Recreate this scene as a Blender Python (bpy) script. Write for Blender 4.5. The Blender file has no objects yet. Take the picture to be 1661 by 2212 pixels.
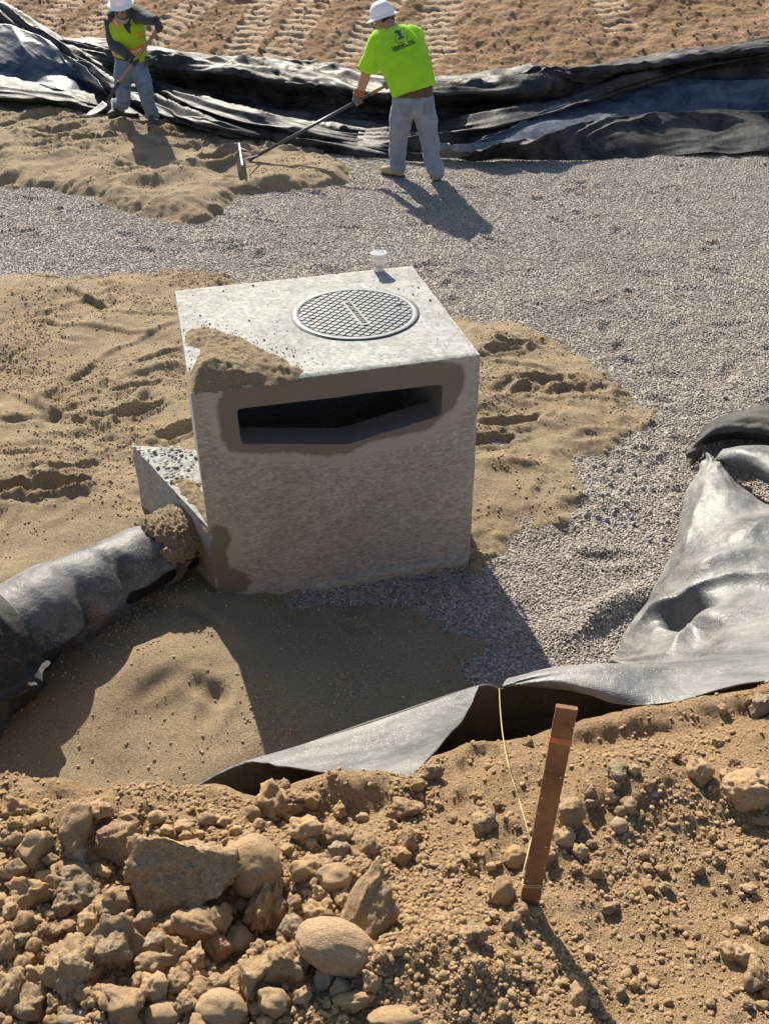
import bpy, bmesh, math, random
import numpy as np
from mathutils import Vector, Matrix, Euler
from mathutils.geometry import delaunay_2d_cdt
from mathutils.bvhtree import BVHTree

SC = bpy.context.scene
COL = SC.collection
R = math.radians
rng = np.random.default_rng(11)
random.seed(11)

# ---------------------------------------------------------------- camera
F_PX, PITCH, ROLL, CAM_Z = 2180.0, R(34.58), R(-0.393), 3.23      # fitted to the concrete box and its round cover
PW, PH = 1661.0, 2212.0
cam_d = bpy.data.cameras.new('camera')
cam = bpy.data.objects.new('camera', cam_d)
COL.objects.link(cam)
cam_d.sensor_fit = 'VERTICAL'
cam_d.sensor_height = 24.0
cam_d.lens = 24.0 * F_PX / PH
cam_d.clip_start = 0.05
cam_d.clip_end = 2000
_c, _s = math.cos(PITCH), math.sin(PITCH)
fwd, upv, rgt = Vector((0, _c, -_s)), Vector((0, _s, _c)), Vector((1, 0, 0))
cr, sr = math.cos(ROLL), math.sin(ROLL)
# picture axes: right' = cr*right - sr*down..., measured in the photograph
xr = rgt * cr + (-upv) * (-sr)
yd = rgt * sr + (-upv) * cr
m = Matrix((xr, -yd, -fwd)).transposed().to_4x4()
m.translation = (0, 0, CAM_Z)
cam.matrix_world = m
SC.camera = cam

# ---------------------------------------------------------------- light
SUN_EL, SUN_AZ = R(35), R(-18)                 # azimuth clockwise from +Y
world = bpy.data.worlds.new('World')
SC.world = world
world.use_nodes = True
wn = world.node_tree
wn.nodes.clear()
sky = wn.nodes.new('ShaderNodeTexSky')
sky.sky_type = 'NISHITA'
sky.sun_disc = False
sky.sun_elevation = SUN_EL
sky.sun_rotation = SUN_AZ
bg = wn.nodes.new('ShaderNodeBackground')
bg.inputs['Strength'].default_value = 0.085
wo = wn.nodes.new('ShaderNodeOutputWorld')
wn.links.new(sky.outputs[0], bg.inputs[0])
wn.links.new(bg.outputs[0], wo.inputs[0])
sl = bpy.data.lights.new('sun', 'SUN')
sl.energy = 5.0
sl.angle = R(0.5)
sl.color = (1.0, 0.92, 0.79)
sun = bpy.data.objects.new('sun', sl)
COL.objects.link(sun)
sd = Vector((math.sin(SUN_AZ) * math.cos(SUN_EL), math.cos(SUN_AZ) * math.cos(SUN_EL), math.sin(SUN_EL)))
sun.rotation_euler = sd.to_track_quat('Z', 'Y').to_euler()
sun.location = sd * 30
SC.view_settings.view_transform = 'Standard'
SC.view_settings.look = 'None'
SC.view_settings.gamma = 1
SC.view_settings.exposure = 0.97
SC.view_settings.use_curve_mapping = False

# ---------------------------------------------------------------- photograph pixel -> direction
def ray(px, py):
    u, v = (px - PW / 2) / F_PX, (py - PH / 2) / F_PX
    return fwd + xr * u + yd * v

def onz(px, py, z=0.0):
    d = ray(px, py)
    t = (z - CAM_Z) / d.z
    return Vector((d.x * t, d.y * t, z))

def ony(px, py, y):
    d = ray(px, py)
    t = y / d.y
    return Vector((d.x * t, y, CAM_Z + d.z * t))

# ---------------------------------------------------------------- numeric helpers
_perm = rng.permutation(512).astype(np.int64)
_g2 = np.stack([np.cos(np.arange(64) / 64 * 2 * np.pi), np.sin(np.arange(64) / 64 * 2 * np.pi)], -1)

def pn(x, y, seed=0):
    x = np.asarray(x, float) + seed * 17.31
    y = np.asarray(y, float) - seed * 9.77
    xi, yi = np.floor(x).astype(np.int64), np.floor(y).astype(np.int64)
    fx, fy = x - xi, y - yi
    def g(ix, iy, dx, dy):
        h = _perm[(_perm[ix & 511] + iy) & 511] & 63
        return _g2[h, 0] * dx + _g2[h, 1] * dy
    u, v = fx * fx * fx * (fx * (fx * 6 - 15) + 10), fy * fy * fy * (fy * (fy * 6 - 15) + 10)
    a = g(xi, yi, fx, fy) * (1 - u) + g(xi + 1, yi, fx - 1, fy) * u
    b = g(xi, yi + 1, fx, fy - 1) * (1 - u) + g(xi + 1, yi + 1, fx - 1, fy - 1) * u
    return (a * (1 - v) + b * v) * 1.4

def fbm(x, y, o=4, seed=0, gain=0.5):
    t, a = 0, 1.0
    for i in range(o):
        t = t + a * pn(x * 2 ** i, y * 2 ** i, seed + i * 3)
        a *= gain
    return t

def ridge(x, y, o=3, seed=0):
    t, a = 0, 1.0
    for i in range(o):
        t = t + a * (1 - 2 * np.abs(pn(x * 2 ** i, y * 2 ** i, seed + i * 5)))
        a *= 0.5
    return t / 1.75

def billow(x, y, o=3, seed=0):
    t, a = 0, 1.0
    for i in range(o):
        t = t + a * np.abs(pn(x * 2 ** i, y * 2 ** i, seed + i * 5))
        a *= 0.5
    return t

def sst(e0, e1, x):
    t = np.clip((np.asarray(x, float) - e0) / (e1 - e0), 0, 1)
    return t * t * (3 - 2 * t)

def poly_sd(X, Y, poly):
    """signed distance, positive inside"""
    P = np.asarray(poly, float)
    d = np.full(X.shape, 1e9)
    ins = np.zeros(X.shape, bool)
    n = len(P)
    for i in range(n):
        ax, ay = P[i]
        bx, by = P[(i + 1) % n]
        ex, ey = bx - ax, by - ay
        t = np.clip(((X - ax) * ex + (Y - ay) * ey) / (ex * ex + ey * ey + 1e-12), 0, 1)
        d = np.minimum(d, (X - ax - t * ex) ** 2 + (Y - ay - t * ey) ** 2)
        c = ((ay > Y) != (by > Y)) & (X < (bx - ax) * (Y - ay) / (by - ay + 1e-12) + ax)
        ins ^= c
    return np.where(ins, 1, -1) * np.sqrt(d)

def catmull(P, n):
    """P: (k,...) control rows -> n samples along axis 0"""
    P = np.asarray(P, float)
    k = P.shape[0]
    t = np.linspace(0, k - 1, n)
    i = np.clip(np.floor(t).astype(int), 0, k - 2)
    f = (t - i).reshape((-1,) + (1,) * (P.ndim - 1))
    p0, p1, p2, p3 = P[np.clip(i - 1, 0, k - 1)], P[i], P[i + 1], P[np.clip(i + 2, 0, k - 1)]
    return 0.5 * (2 * p1 + (p2 - p0) * f + (2 * p0 - 5 * p1 + 4 * p2 - p3) * f * f + (3 * p1 - p0 - 3 * p2 + p3) * f ** 3)

# ---------------------------------------------------------------- mesh helpers
def mk(name, V, Fc, mat=None, parent=None, smooth=True, attrs=None, link=True):
    V = np.asarray(V, np.float32)
    me = bpy.data.meshes.new(name)
    if isinstance(Fc, np.ndarray):
        k = Fc.shape[1]
        me.vertices.add(len(V))
        me.vertices.foreach_set('co', V.ravel())
        me.loops.add(Fc.size)
        me.loops.foreach_set('vertex_index', Fc.astype(np.int32).ravel())
        me.polygons.add(len(Fc))
        me.polygons.foreach_set('loop_start', np.arange(0, Fc.size, k, dtype=np.int32))
        me.polygons.foreach_set('loop_total', np.full(len(Fc), k, np.int32))
        me.update(calc_edges=True)
    else:
        me.from_pydata(V.tolist(), [], Fc)
        me.update()
    if smooth:
        me.polygons.foreach_set('use_smooth', np.ones(len(me.polygons), bool))
    for an, av in (attrs or {}).items():
        a = me.attributes.new(an, 'FLOAT', 'POINT')
        a.data.foreach_set('value', np.asarray(av, np.float32).ravel())
    if mat:
        me.materials.append(mat)
    o = bpy.data.objects.new(name, me)
    if link:
        COL.objects.link(o)
    if parent:
        o.parent = parent
    return o

def gridF(n, m_):
    i = np.arange(n * m_).reshape(n, m_)
    return np.stack([i[:-1, :-1], i[:-1, 1:], i[1:, 1:], i[1:, :-1]], -1).reshape(-1, 4)

def grid_obj(name, X, Y, Z, mat, keep=None, attrs=None, parent=None):
    n, m_ = X.shape
    Fq = gridF(n, m_)[:, ::-1]
    V = np.stack([X, Y, Z], -1).reshape(-1, 3)
    at = {k: v.ravel() for k, v in (attrs or {}).items()}
    if keep is not None:
        kv = keep.ravel()
        Fq = Fq[kv[Fq].any(1)]
        used = np.unique(Fq)
        mp = np.zeros(len(V), np.int64)
        mp[used] = np.arange(len(used))
        V, Fq = V[used], mp[Fq]
        at = {k: v[used] for k, v in at.items()}
    return mk(name, V, Fq, mat, parent, True, at)

def tag(o, label=None, cat=None, group=None, kind=None):
    if label: o['label'] = label
    if cat: o['category'] = cat
    if group: o['group'] = group
    if kind: o['kind'] = kind
    return o

def empty(name, loc=(0, 0, 0)):
    o = bpy.data.objects.new(name, None)
    o.location = loc
    o.empty_display_size = 0.1
    COL.objects.link(o)
    return o

def adopt(child, parent):
    child.parent = parent
    child.matrix_parent_inverse = Matrix.Translation(-Vector(parent.location))
    return child

def tube_vf(pts, rads, n=14, side=None, cap=True):
    """loft of elliptical rings; rads: scalars or (lateral, depth)"""
    pts = [Vector(p) for p in pts]
    V, Fc = [], []
    k = len(pts)
    for i, p in enumerate(pts):
        t = (pts[min(i + 1, k - 1)] - pts[max(i - 1, 0)]).normalized()
        s = Vector(side) if side is not None else (Vector((0, 0, 1)) if abs(t.z) < 0.9 else Vector((1, 0, 0)))
        a = (s - t * s.dot(t)).normalized()
        b = t.cross(a)
        r = rads[i]
        ra, rb = (r, r) if not hasattr(r, '__len__') else r
        for j in range(n):
            w = 2 * math.pi * j / n
            V.append(p + a * (ra * math.cos(w)) + b * (rb * math.sin(w)))
    for i in range(k - 1):
        for j in range(n):
            Fc.append((i * n + j, i * n + (j + 1) % n, (i + 1) * n + (j + 1) % n, (i + 1) * n + j))
    if cap:
        Fc.append(tuple(range(n - 1, -1, -1)))
        Fc.append(tuple((k - 1) * n + j for j in range(n)))
    return V, Fc

def join_vf(parts):
    V, Fc = [], []
    for v, f in parts:
        o = len(V)
        V += [tuple(q) for q in v]
        Fc += [tuple(i + o for i in q) for q in f]
    return V, Fc

def box_vf(c, ax, ay, az):
    """centre and three half-axis vectors"""
    c, ax, ay, az = map(Vector, (c, ax, ay, az))
    V = [c + ax * i + ay * j + az * k for k in (-1, 1) for j in (-1, 1) for i in (-1, 1)]
    Fc = [(0, 2, 3, 1), (4, 5, 7, 6), (0, 1, 5, 4), (2, 6, 7, 3), (0, 4, 6, 2), (1, 3, 7, 5)]
    return V, Fc

def bar_vf(p, q, w, h, up=(0, 0, 1)):
    p, q = Vector(p), Vector(q)
    t = (q - p).normalized()
    s = t.cross(Vector(up)).normalized()
    u = s.cross(t)
    return box_vf((p + q) / 2, (q - p) / 2, s * w / 2, u * h / 2)

def vf_obj(name, vf, mat, parent=None, smooth=True, bevel=0):
    o = mk(name, [tuple(v) for v in vf[0]], [tuple(f) for f in vf[1]], mat, None, smooth)
    if parent: adopt(o, parent)
    if bevel:
        b = o.modifiers.new('bevel', 'BEVEL')
        b.width = bevel
        b.segments = 2
        b.limit_method = 'ANGLE'
    return o

def bake(o):
    dg = bpy.context.evaluated_depsgraph_get()
    me = bpy.data.meshes.new_from_object(o.evaluated_get(dg))
    o.modifiers.clear()
    old = o.data
    o.data = me
    bpy.data.meshes.remove(old)
    return o

def fuse(name, parts, mat, voxel=0.012, smooth=4, wrinkle=0, wscale=14, seed=0, stretch=(1, 1, 0.6)):
    """closed lofts -> one continuous surface"""
    V, Fc = join_vf(parts)
    o = mk(name, V, Fc, mat, None, True)
    r = o.modifiers.new('remesh', 'REMESH')
    r.mode = 'VOXEL'
    r.voxel_size = voxel
    if smooth:
        s = o.modifiers.new('smooth', 'SMOOTH')
        s.iterations = smooth
        s.factor = 0.5
    bake(o)
    me = o.data
    if not me.materials: me.materials.append(mat)
    n = len(me.vertices)
    if wrinkle:
        co = np.empty(n * 3, np.float32); me.vertices.foreach_get('co', co); co = co.reshape(-1, 3)
        no = np.empty(n * 3, np.float32); me.vertex_normals.foreach_get('vector', no); no = no.reshape(-1, 3)
        q = co * np.array(stretch) * wscale
        w = ridge(q[:, 0] + q[:, 1] * .7, q[:, 2] + q[:, 1] * .5, 3, seed) + .6 * pn(q[:, 2] * .6, q[:, 0] + q[:, 1], seed + 3)
        co += no * (w * wrinkle)[:, None]
        me.vertices.foreach_set('co', co.ravel())
    me.polygons.foreach_set('use_smooth', np.ones(len(me.polygons), bool))
    me.update()
    return o

# ---------------------------------------------------------------- materials
class MB:
    def __init__(s, name, rough=0.8, spec=0.5, base=(0.5, 0.5, 0.5), metal=0):
        s.m = bpy.data.materials.new(name)
        s.m.use_nodes = True
        s.t = s.m.node_tree
        s.b = s.t.nodes['Principled BSDF']
        s.b.inputs['Roughness'].default_value = rough
        s.b.inputs['Specular IOR Level'].default_value = spec
        s.b.inputs['Metallic'].default_value = metal
        s.b.inputs['Base Color'].default_value = (*base, 1)
        s.co = None
    def n(s, typ, **kw):
        nd = s.t.nodes.new('ShaderNode' + typ)
        for k, v in kw.items():
            if hasattr(nd, k): setattr(nd, k, v)
            else: s.set(nd, k.replace('_', ' '), v)
        return nd
    def set(s, nd, k, v):
        if isinstance(v, bpy.types.NodeSocket): s.t.links.new(v, nd.inputs[k])
        else: nd.inputs[k].default_value = v
    def coord(s, kind='Object'):
        if s.co is None: s.co = s.n('TexCoord')
        return s.co.outputs[kind]
    def map(s, scale=(1, 1, 1), rot=(0, 0, 0), kind='Object'):
        nd = s.n('Mapping')
        s.t.links.new(s.coord(kind), nd.inputs[0])
        nd.inputs['Scale'].default_value = scale
        nd.inputs['Rotation'].default_value = rot
        return nd.outputs[0]
    def noise(s, scale, detail=3, rough=0.55, vec=None, dist=0):
        nd = s.n('TexNoise')
        s.t.links.new(vec if vec is not None else s.coord(), nd.inputs['Vector'])
        nd.inputs['Scale'].default_value = scale
        nd.inputs['Detail'].default_value = detail
        nd.inputs['Roughness'].default_value = rough
        nd.inputs['Distortion'].default_value = dist
        return nd.outputs['Fac']
    def voro(s, scale, feature='F1', vec=None, rnd=1, dims='3D'):
        nd = s.n('TexVoronoi')
        nd.voronoi_dimensions = dims
        nd.feature = feature
        s.t.links.new(vec if vec is not None else s.coord(), nd.inputs['Vector'])
        nd.inputs['Scale'].default_value = scale
        nd.inputs['Randomness'].default_value = rnd
        return nd
    def ramp(s, fac, stops, interp='LINEAR'):
        nd = s.n('ValToRGB')
        nd.color_ramp.interpolation = interp
        e = nd.color_ramp.elements
        while len(e) < len(stops): e.new(0.5)
        for i, (p, c) in enumerate(stops):
            e[i].position = p
            e[i].color = (*c, 1) if hasattr(c, '__len__') else (c, c, c, 1)
        s.t.links.new(fac, nd.inputs[0])
        return nd.outputs[0]
    def mix(s, fac, a, b, typ='MIX'):
        nd = s.n('Mix')
        nd.data_type = 'RGBA'
        nd.blend_type = typ
        for idx, v in ((0, fac), (6, a), (7, b)):
            if isinstance(v, bpy.types.NodeSocket): s.t.links.new(v, nd.inputs[idx])
            elif idx == 0: nd.inputs[0].default_value = v
            else: nd.inputs[idx].default_value = (*v, 1)
        return nd.outputs[2]
    def math(s, op, a, b=None, c=None):
        nd = s.n('Math')
        nd.operation = op
        for i, v in enumerate((a, b, c)):
            if v is None: continue
            if isinstance(v, bpy.types.NodeSocket): s.t.links.new(v, nd.inputs[i])
            else: nd.inputs[i].default_value = v
        return nd.outputs[0]
    def attr(s, name):
        nd = s.n('Attribute')
        nd.attribute_name = name
        return nd.outputs['Fac']
    def bump(s, h, strength=0.5, dist=0.01, prev=None):
        nd = s.n('Bump')
        s.t.links.new(h, nd.inputs['Height'])
        nd.inputs['Strength'].default_value = strength
        nd.inputs['Distance'].default_value = dist
        if prev is not None: s.t.links.new(prev, nd.inputs['Normal'])
        return nd.outputs[0]
    def base(s, c):
        s.t.links.new(c, s.b.inputs['Base Color']); return s
    def rough(s, c):
        s.t.links.new(c, s.b.inputs['Roughness']); return s
    def normal(s, c):
        s.t.links.new(c, s.b.inputs['Normal']); return s

def plain(name, col, rough=0.6, spec=0.5, metal=0, bump=0, bscale=200, var=0.15):
    b = MB(name, rough, spec, col, metal)
    f = b.noise(bscale * 0.15, 3)
    b.base(b.mix(f, tuple(c * (1 - var) for c in col), tuple(min(1, c * (1 + var)) for c in col)))
    if bump: b.normal(b.bump(b.noise(bscale, 2), bump, 0.004))
    return b.m

def m_gravel():
    b = MB('gravel', 0.85, 0.35)
    v = b.voro(88)
    v2 = b.voro(88, 'DISTANCE_TO_EDGE')
    sep = b.n('SeparateColor'); b.t.links.new(v.outputs['Color'], sep.inputs[0])
    c = b.ramp(sep.outputs[0], [(0, (0.14, 0.125, 0.112)), (0.3, (0.26, 0.225, 0.192)), (0.6, (0.35, 0.30, 0.252)), (0.85, (0.44, 0.385, 0.325)), (1, (0.62, 0.58, 0.52))])
    big = b.ramp(b.noise(0.9, 3), [(0.3, 0.8), (0.7, 1.1)])
    c = b.mix(1.0, c, big, 'MULTIPLY')
    gap = b.ramp(v2.outputs['Distance'], [(0.0, 0.5), (0.16, 1.0)])
    c = b.mix(1.0, c, gap, 'MULTIPLY')
    b.base(c)
    h = b.ramp(v.outputs['Distance'], [(0, 1.0), (0.55, 0.0)])
    nrm = b.bump(b.noise(38, 3), 0.5, 0.02)
    b.normal(b.bump(h, 0.9, 0.009, nrm))
    return b.m

def m_pebble(name='pebble', cols=None):
    b = MB(name, 0.8, 0.35)
    oi = b.n('ObjectInfo')
    cols = cols or [(0, (0.14, 0.125, 0.112)), (0.3, (0.26, 0.225, 0.192)), (0.6, (0.35, 0.30, 0.252)), (0.85, (0.44, 0.385, 0.325)), (1, (0.64, 0.60, 0.54))]
    c = b.ramp(oi.outputs['Random'], cols)
    b.base(b.mix(b.noise(3, 2), c, (0.30, 0.262, 0.225)))
    return b.m

def m_sand(name='sand', tint=(1, 1, 1)):
    b = MB(name, 0.95, 0.15)
    f = b.noise(2.2, 4)
    t = lambda c: tuple(a * q for a, q in zip(c, tint))
    c = b.mix(f, t((0.355, 0.268, 0.165)), t((0.475, 0.365, 0.23)))
    g = b.ramp(b.noise(120, 4, 0.8), [(0.33, 0.62), (0.62, 1.22)])
    b.base(b.mix(1.0, c, g, 'MULTIPLY'))
    n1 = b.bump(b.noise(50, 5, 0.75), 0.8, 0.03)
    b.normal(b.bump(b.noise(150, 3, 0.75), 0.9, 0.016, n1))
    return b.m

def m_dirt(name='dirt', a=(0.52, 0.335, 0.178), c2=(0.66, 0.447, 0.252), crumb=60, bs=0.6):
    b = MB(name, 0.95, 0.12)
    c = b.mix(b.ramp(b.noise(3.0, 5, 0.6), [(0.3, 0.0), (0.7, 1.0)]), a, c2)
    g = b.ramp(b.noise(130, 3, 0.7), [(0.3, 0.7), (0.65, 1.15)])
    b.base(b.mix(1.0, c, g, 'MULTIPLY'))
    n1 = b.bump(b.noise(crumb, 5, 0.65), bs, 0.035)
    b.normal(b.bump(b.noise(crumb * 4, 3, 0.7), 0.7, 0.010, n1))
    return b.m

def m_rock(name, cols, bs=0.5, scale=4.0):
    b = MB(name, 0.92, 0.15)
    oi = b.n('ObjectInfo')
    c = b.ramp(oi.outputs['Random'], cols)
    oi2 = b.n('VectorMath'); oi2.operation = 'ADD'; b.t.links.new(b.coord(), oi2.inputs[0]); b.t.links.new(oi.outputs['Location'], oi2.inputs[1])
    vv = oi2.outputs[0]
    f = b.ramp(b.noise(1.9, 5, 0.65, vv), [(0.35, 0.0), (0.68, 1.0)])
    c = b.mix(f, c, b.mix(0.65, c, (0.68, 0.45, 0.23)))
    g = b.ramp(b.noise(12, 5, 0.75, vv), [(0.3, 0.66), (0.68, 1.16)])
    b.base(b.mix(1.0, c, g, 'MULTIPLY'))
    n1 = b.bump(b.noise(scale, 7, 0.68, vv), bs, 0.35)
    b.normal(b.bump(b.noise(scale * 7, 4, 0.7, vv), 0.6, 0.05, n1))
    return b.m

def m_liner(name, black=(0.012, 0.012, 0.013), dust=(0.20, 0.18, 0.16), amount=0.5, rough=0.3, weave=0, specks=0, dscale=3.0, spec=0.3):
    b = MB(name, rough, spec)
    d = b.ramp(b.noise(dscale, 6, 0.65, dist=0.6), [(1 - amount - 0.18, 0.0), (1 - amount + 0.2, 1.0)])
    c = b.mix(d, black, dust)
    fine = b.noise(45, 4, 0.7)
    c = b.mix(b.ramp(fine, [(0.52, 0.0), (0.75, 0.45)]), c, tuple(min(1, q * 1.3) for q in dust))
    if specks:
        v = b.voro(95, vec=b.map((1.0, 1.7, 1.0), (0, 0, .5)))
        sp = b.ramp(b.math('ADD', v.outputs['Distance'], b.math('MULTIPLY', b.noise(60, 3), .35)), [(0.30, 1.0), (0.37, 0.0)])
        sp2 = b.ramp(b.noise(4, 4), [(0.42, 0.0), (0.60, 1.0)])
        c = b.mix(b.math('MULTIPLY', b.math('MULTIPLY', sp, sp2), specks), c, (0.72, 0.66, 0.54))
    b.base(c)
    b.rough(b.ramp(d, [(0, rough), (1, min(0.75, rough + 0.25))]))
    n = b.bump(b.noise(9, 5, 0.62), 0.35, 0.03)
    if weave:
        wv = b.n('TexVoronoi'); wv.voronoi_dimensions = '3D'
        b.t.links.new(b.coord(), wv.inputs['Vector']); wv.inputs['Scale'].default_value = weave; wv.inputs['Randomness'].default_value = 0.15
        n = b.bump(wv.outputs['Distance'], 0.25, 0.003, n)
    b.normal(n)
    return b.m

def m_concrete(name='concrete', wet=False, top=False, base=((0.33, 0.32, 0.295), (0.45, 0.44, 0.41))):
    b = MB(name, 0.85, 0.3)
    c = b.mix(b.ramp(b.noise(3.5, 6, 0.65), [(0.3, 0.0), (0.7, 1.0)]), *base)
    fl = b.voro(55, vec=b.map((1, 1, 2.2), (0.4, 0.3, 0.6)))
    sep = b.n('SeparateColor'); b.t.links.new(fl.outputs['Color'], sep.inputs[0])
    c = b.mix(1.0, c, b.ramp(sep.outputs[0], [(0, 0.76), (1, 1.14)]), 'MULTIPLY')
    fl2 = b.voro(17, vec=b.map((1, 1, 3.2), (0.9, 0.5, 0.2)))
    sep2 = b.n('SeparateColor'); b.t.links.new(fl2.outputs['Color'], sep2.inputs[0])
    c = b.mix(1.0, c, b.ramp(sep2.outputs[0], [(0, 0.9), (1, 1.08)]), 'MULTIPLY')
    pit = b.ramp(b.noise(150, 3, 0.7), [(0.26, 0.75), (0.40, 1.0)])
    hl = b.voro(26)
    hs = b.ramp(b.math('ADD', hl.outputs['Distance'], b.math('MULTIPLY', b.noise(3, 3), .35)), [(0.225, 0.3), (0.255, 1.0)])
    c = b.mix(1.0, c, hs, 'MULTIPLY')
    c = b.mix(1.0, c, pit, 'MULTIPLY')
    strk = b.noise(30, 3, 0.6, vec=b.map((1.0, 9.0, 9.0), (0, 0, R(-15))))
    if top:
        c = b.mix(1.0, c, b.ramp(strk, [(0.34, 0.80), (0.62, 1.08)]), 'MULTIPLY')
    n = b.bump(b.noise(60, 4, 0.7), 0.35, 0.006)
    if top: n = b.bump(strk, 0.5, 0.004, n)
    else: n = b.bump(sep.outputs[1], 0.25, 0.004, n)
    if wet:
        w = b.attr('wet')
        ws = b.ramp(b.math('ADD', w, b.math('MULTIPLY', b.math('SUBTRACT', b.noise(16, 6, .7), 0.5), 0.9)), [(0.32, 0.0), (0.68, 1.0)])
        c = b.mix(ws, c, b.mix(b.noise(6, 3), (0.15, 0.131, 0.108), (0.20, 0.177, 0.148)))
        l = b.attr('smear')
        ls = b.ramp(b.math('ADD', l, b.math('MULTIPLY', b.math('SUBTRACT', b.noise(40, 4), 0.5), 0.7)), [(0.25, 0.0), (0.8, 0.8)])
        c = b.mix(b.math('MULTIPLY', ls, b.math('SUBTRACT', 1.0, ws)), c, (0.38, 0.355, 0.318))
    b.base(c)
    b.normal(n)
    return b.m

M = {}
M['gravel'] = m_gravel()
M['pebble'] = m_pebble()
M['sand'] = m_sand()
M['dirt'] = m_dirt()
M['clod'] = m_rock('clod', [(0, (0.50, 0.31, 0.155)), (0.5, (0.60, 0.395, 0.21)), (1, (0.68, 0.48, 0.28))], 0.4)
M['rock_tan'] = m_rock('rock_tan', [(0, (0.58, 0.39, 0.22)), (1, (0.66, 0.47, 0.285))], 0.75, 3)
M['rock_pale'] = m_rock('rock_pale', [(0, (0.50, 0.38, 0.25)), (1, (0.57, 0.455, 0.32))], 0.8, 4)
M['rock_smooth'] = m_rock('rock_smooth', [(0, (0.46, 0.315, 0.185)), (1, (0.54, 0.385, 0.24))], 0.3, 3)
M['rock_white'] = m_rock('rock_white', [(0, (0.58, 0.53, 0.46)), (1, (0.66, 0.62, 0.56))], 0.7, 5)
M['rock_grey'] = m_rock('rock_grey', [(0, (0.33, 0.31, 0.28)), (1, (0.40, 0.38, 0.34))], 0.2, 4)
M['liner_black'] = m_liner('liner_black', (0.011, 0.011, 0.012), amount=0.42, rough=0.52, dust=(0.105, 0.097, 0.088), spec=0.15)
M['liner_blue'] = m_liner('liner_blue', (0.022, 0.032, 0.050), (0.10, 0.12, 0.15), 0.45, 0.36, dscale=5, spec=0.3)
M['liner_grey'] = m_liner('liner_grey', (0.062, 0.065, 0.068), (0.21, 0.205, 0.195), 0.5, 0.38, weave=130, specks=0.95, spec=0.38)
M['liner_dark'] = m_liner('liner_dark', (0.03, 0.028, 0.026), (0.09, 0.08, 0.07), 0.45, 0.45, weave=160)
M['liner_pipe'] = m_liner('liner_pipe', (0.020, 0.022, 0.028), (0.20, 0.19, 0.185), 0.46, 0.5, specks=0.8, spec=0.3)
M['geotextile'] = m_liner('geotextile', (0.028, 0.027, 0.026), (0.11, 0.10, 0.09), 0.4, 0.8)
M['concrete'] = m_concrete()
M['concrete_top'] = m_concrete('concrete_top', top=True, base=((0.31, 0.303, 0.275), (0.42, 0.412, 0.38)))
M['concrete_front'] = m_concrete('concrete_front', wet=True, base=((0.31, 0.292, 0.257), (0.415, 0.393, 0.35)))
M['concrete_rough'] = m_concrete('concrete_rough', base=((0.25, 0.25, 0.24), (0.36, 0.36, 0.345)))
# ================================================================ THE SETTING
def zg(x, y):                                   # gravel surface
    z = 0.15 * sst(4, 10, y)
    z = z + 0.022 * fbm(x * 1.1, y * 1.1, 3, 1) + 0.009 * fbm(x * 4.5, y * 4.5, 2, 4)
    return z

def nonuni(lo, hi, step, far, n=14):
    c = np.arange(lo, hi + step / 2, step)
    ext = np.geomspace(step * 3, far, n)
    return np.concatenate([lo - ext[::-1], c, hi + ext])

xs, ys = nonuni(-4.6, 4.8, 0.028, 160), nonuni(2.4, 13.4, 0.028, 160)
X, Y = np.meshgrid(xs, ys, indexing='ij')
Z = zg(X, Y)
core = (np.abs(X) < 5.5) & (Y > 2) & (Y < 14)
# heel marks and scuffs pressed into the gravel
for i in range(430):
    cx, cy = rng.uniform(-4.5, 4.6), rng.uniform(3, 12.5)
    a, L, W_ = rng.uniform(0, 3.14), rng.uniform(.05, .15), rng.uniform(.03, .06)
    sel = (np.abs(X - cx) < .4) & (np.abs(Y - cy) < .4)
    dx, dy = X[sel] - cx, Y[sel] - cy
    u, v = dx * math.cos(a) + dy * math.sin(a), -dx * math.sin(a) + dy * math.cos(a)
    q = np.sqrt((u / L) ** 2 + (v / W_) ** 2)
    Z[sel] += rng.uniform(.006, .026) * (-np.exp(-q * q) + .55 * np.exp(-(q - 1.6) ** 2 * 3))
for (px, py, h) in [(1300, 1335, .07), (1345, 1300, .05), (1000, 1280, .03)]:      # rake ridges by the liner
    p = onz(px, py, 0)
    u = (X - p.x) * .8 + (Y - p.y) * .6; v = -(X - p.x) * .6 + (Y - p.y) * .8
    Z += h * np.exp(-(u / .22) ** 2 - (v / .07) ** 2)
Z = np.where(core, Z, zg(X, Y) * 0 + np.where(Y > 13.4, .1, 0.0) - .04)
gravel = grid_obj('gravel_ground', X, Y, Z, M['gravel'])
tag(gravel, 'bed of small grey and tan gravel around the concrete box', 'gravel', kind='structure')
_gx, _gy, _gz = xs, ys, Z

def bil(xs_, ys_, Zs, x, y):
    i = np.clip(np.searchsorted(xs_, x) - 1, 0, len(xs_) - 2)
    j = np.clip(np.searchsorted(ys_, y) - 1, 0, len(ys_) - 2)
    fx = (x - xs_[i]) / (xs_[i + 1] - xs_[i]); fy = (y - ys_[j]) / (ys_[j + 1] - ys_[j])
    return Zs[i, j] * (1 - fx) * (1 - fy) + Zs[i + 1, j] * fx * (1 - fy) + Zs[i, j + 1] * (1 - fx) * fy + Zs[i + 1, j + 1] * fx * fy

# ---------------------------------------------------------------- sand
def gp(px, z=.08):
    return [tuple(onz(a, b, z)[:2]) for a, b in px]

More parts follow.
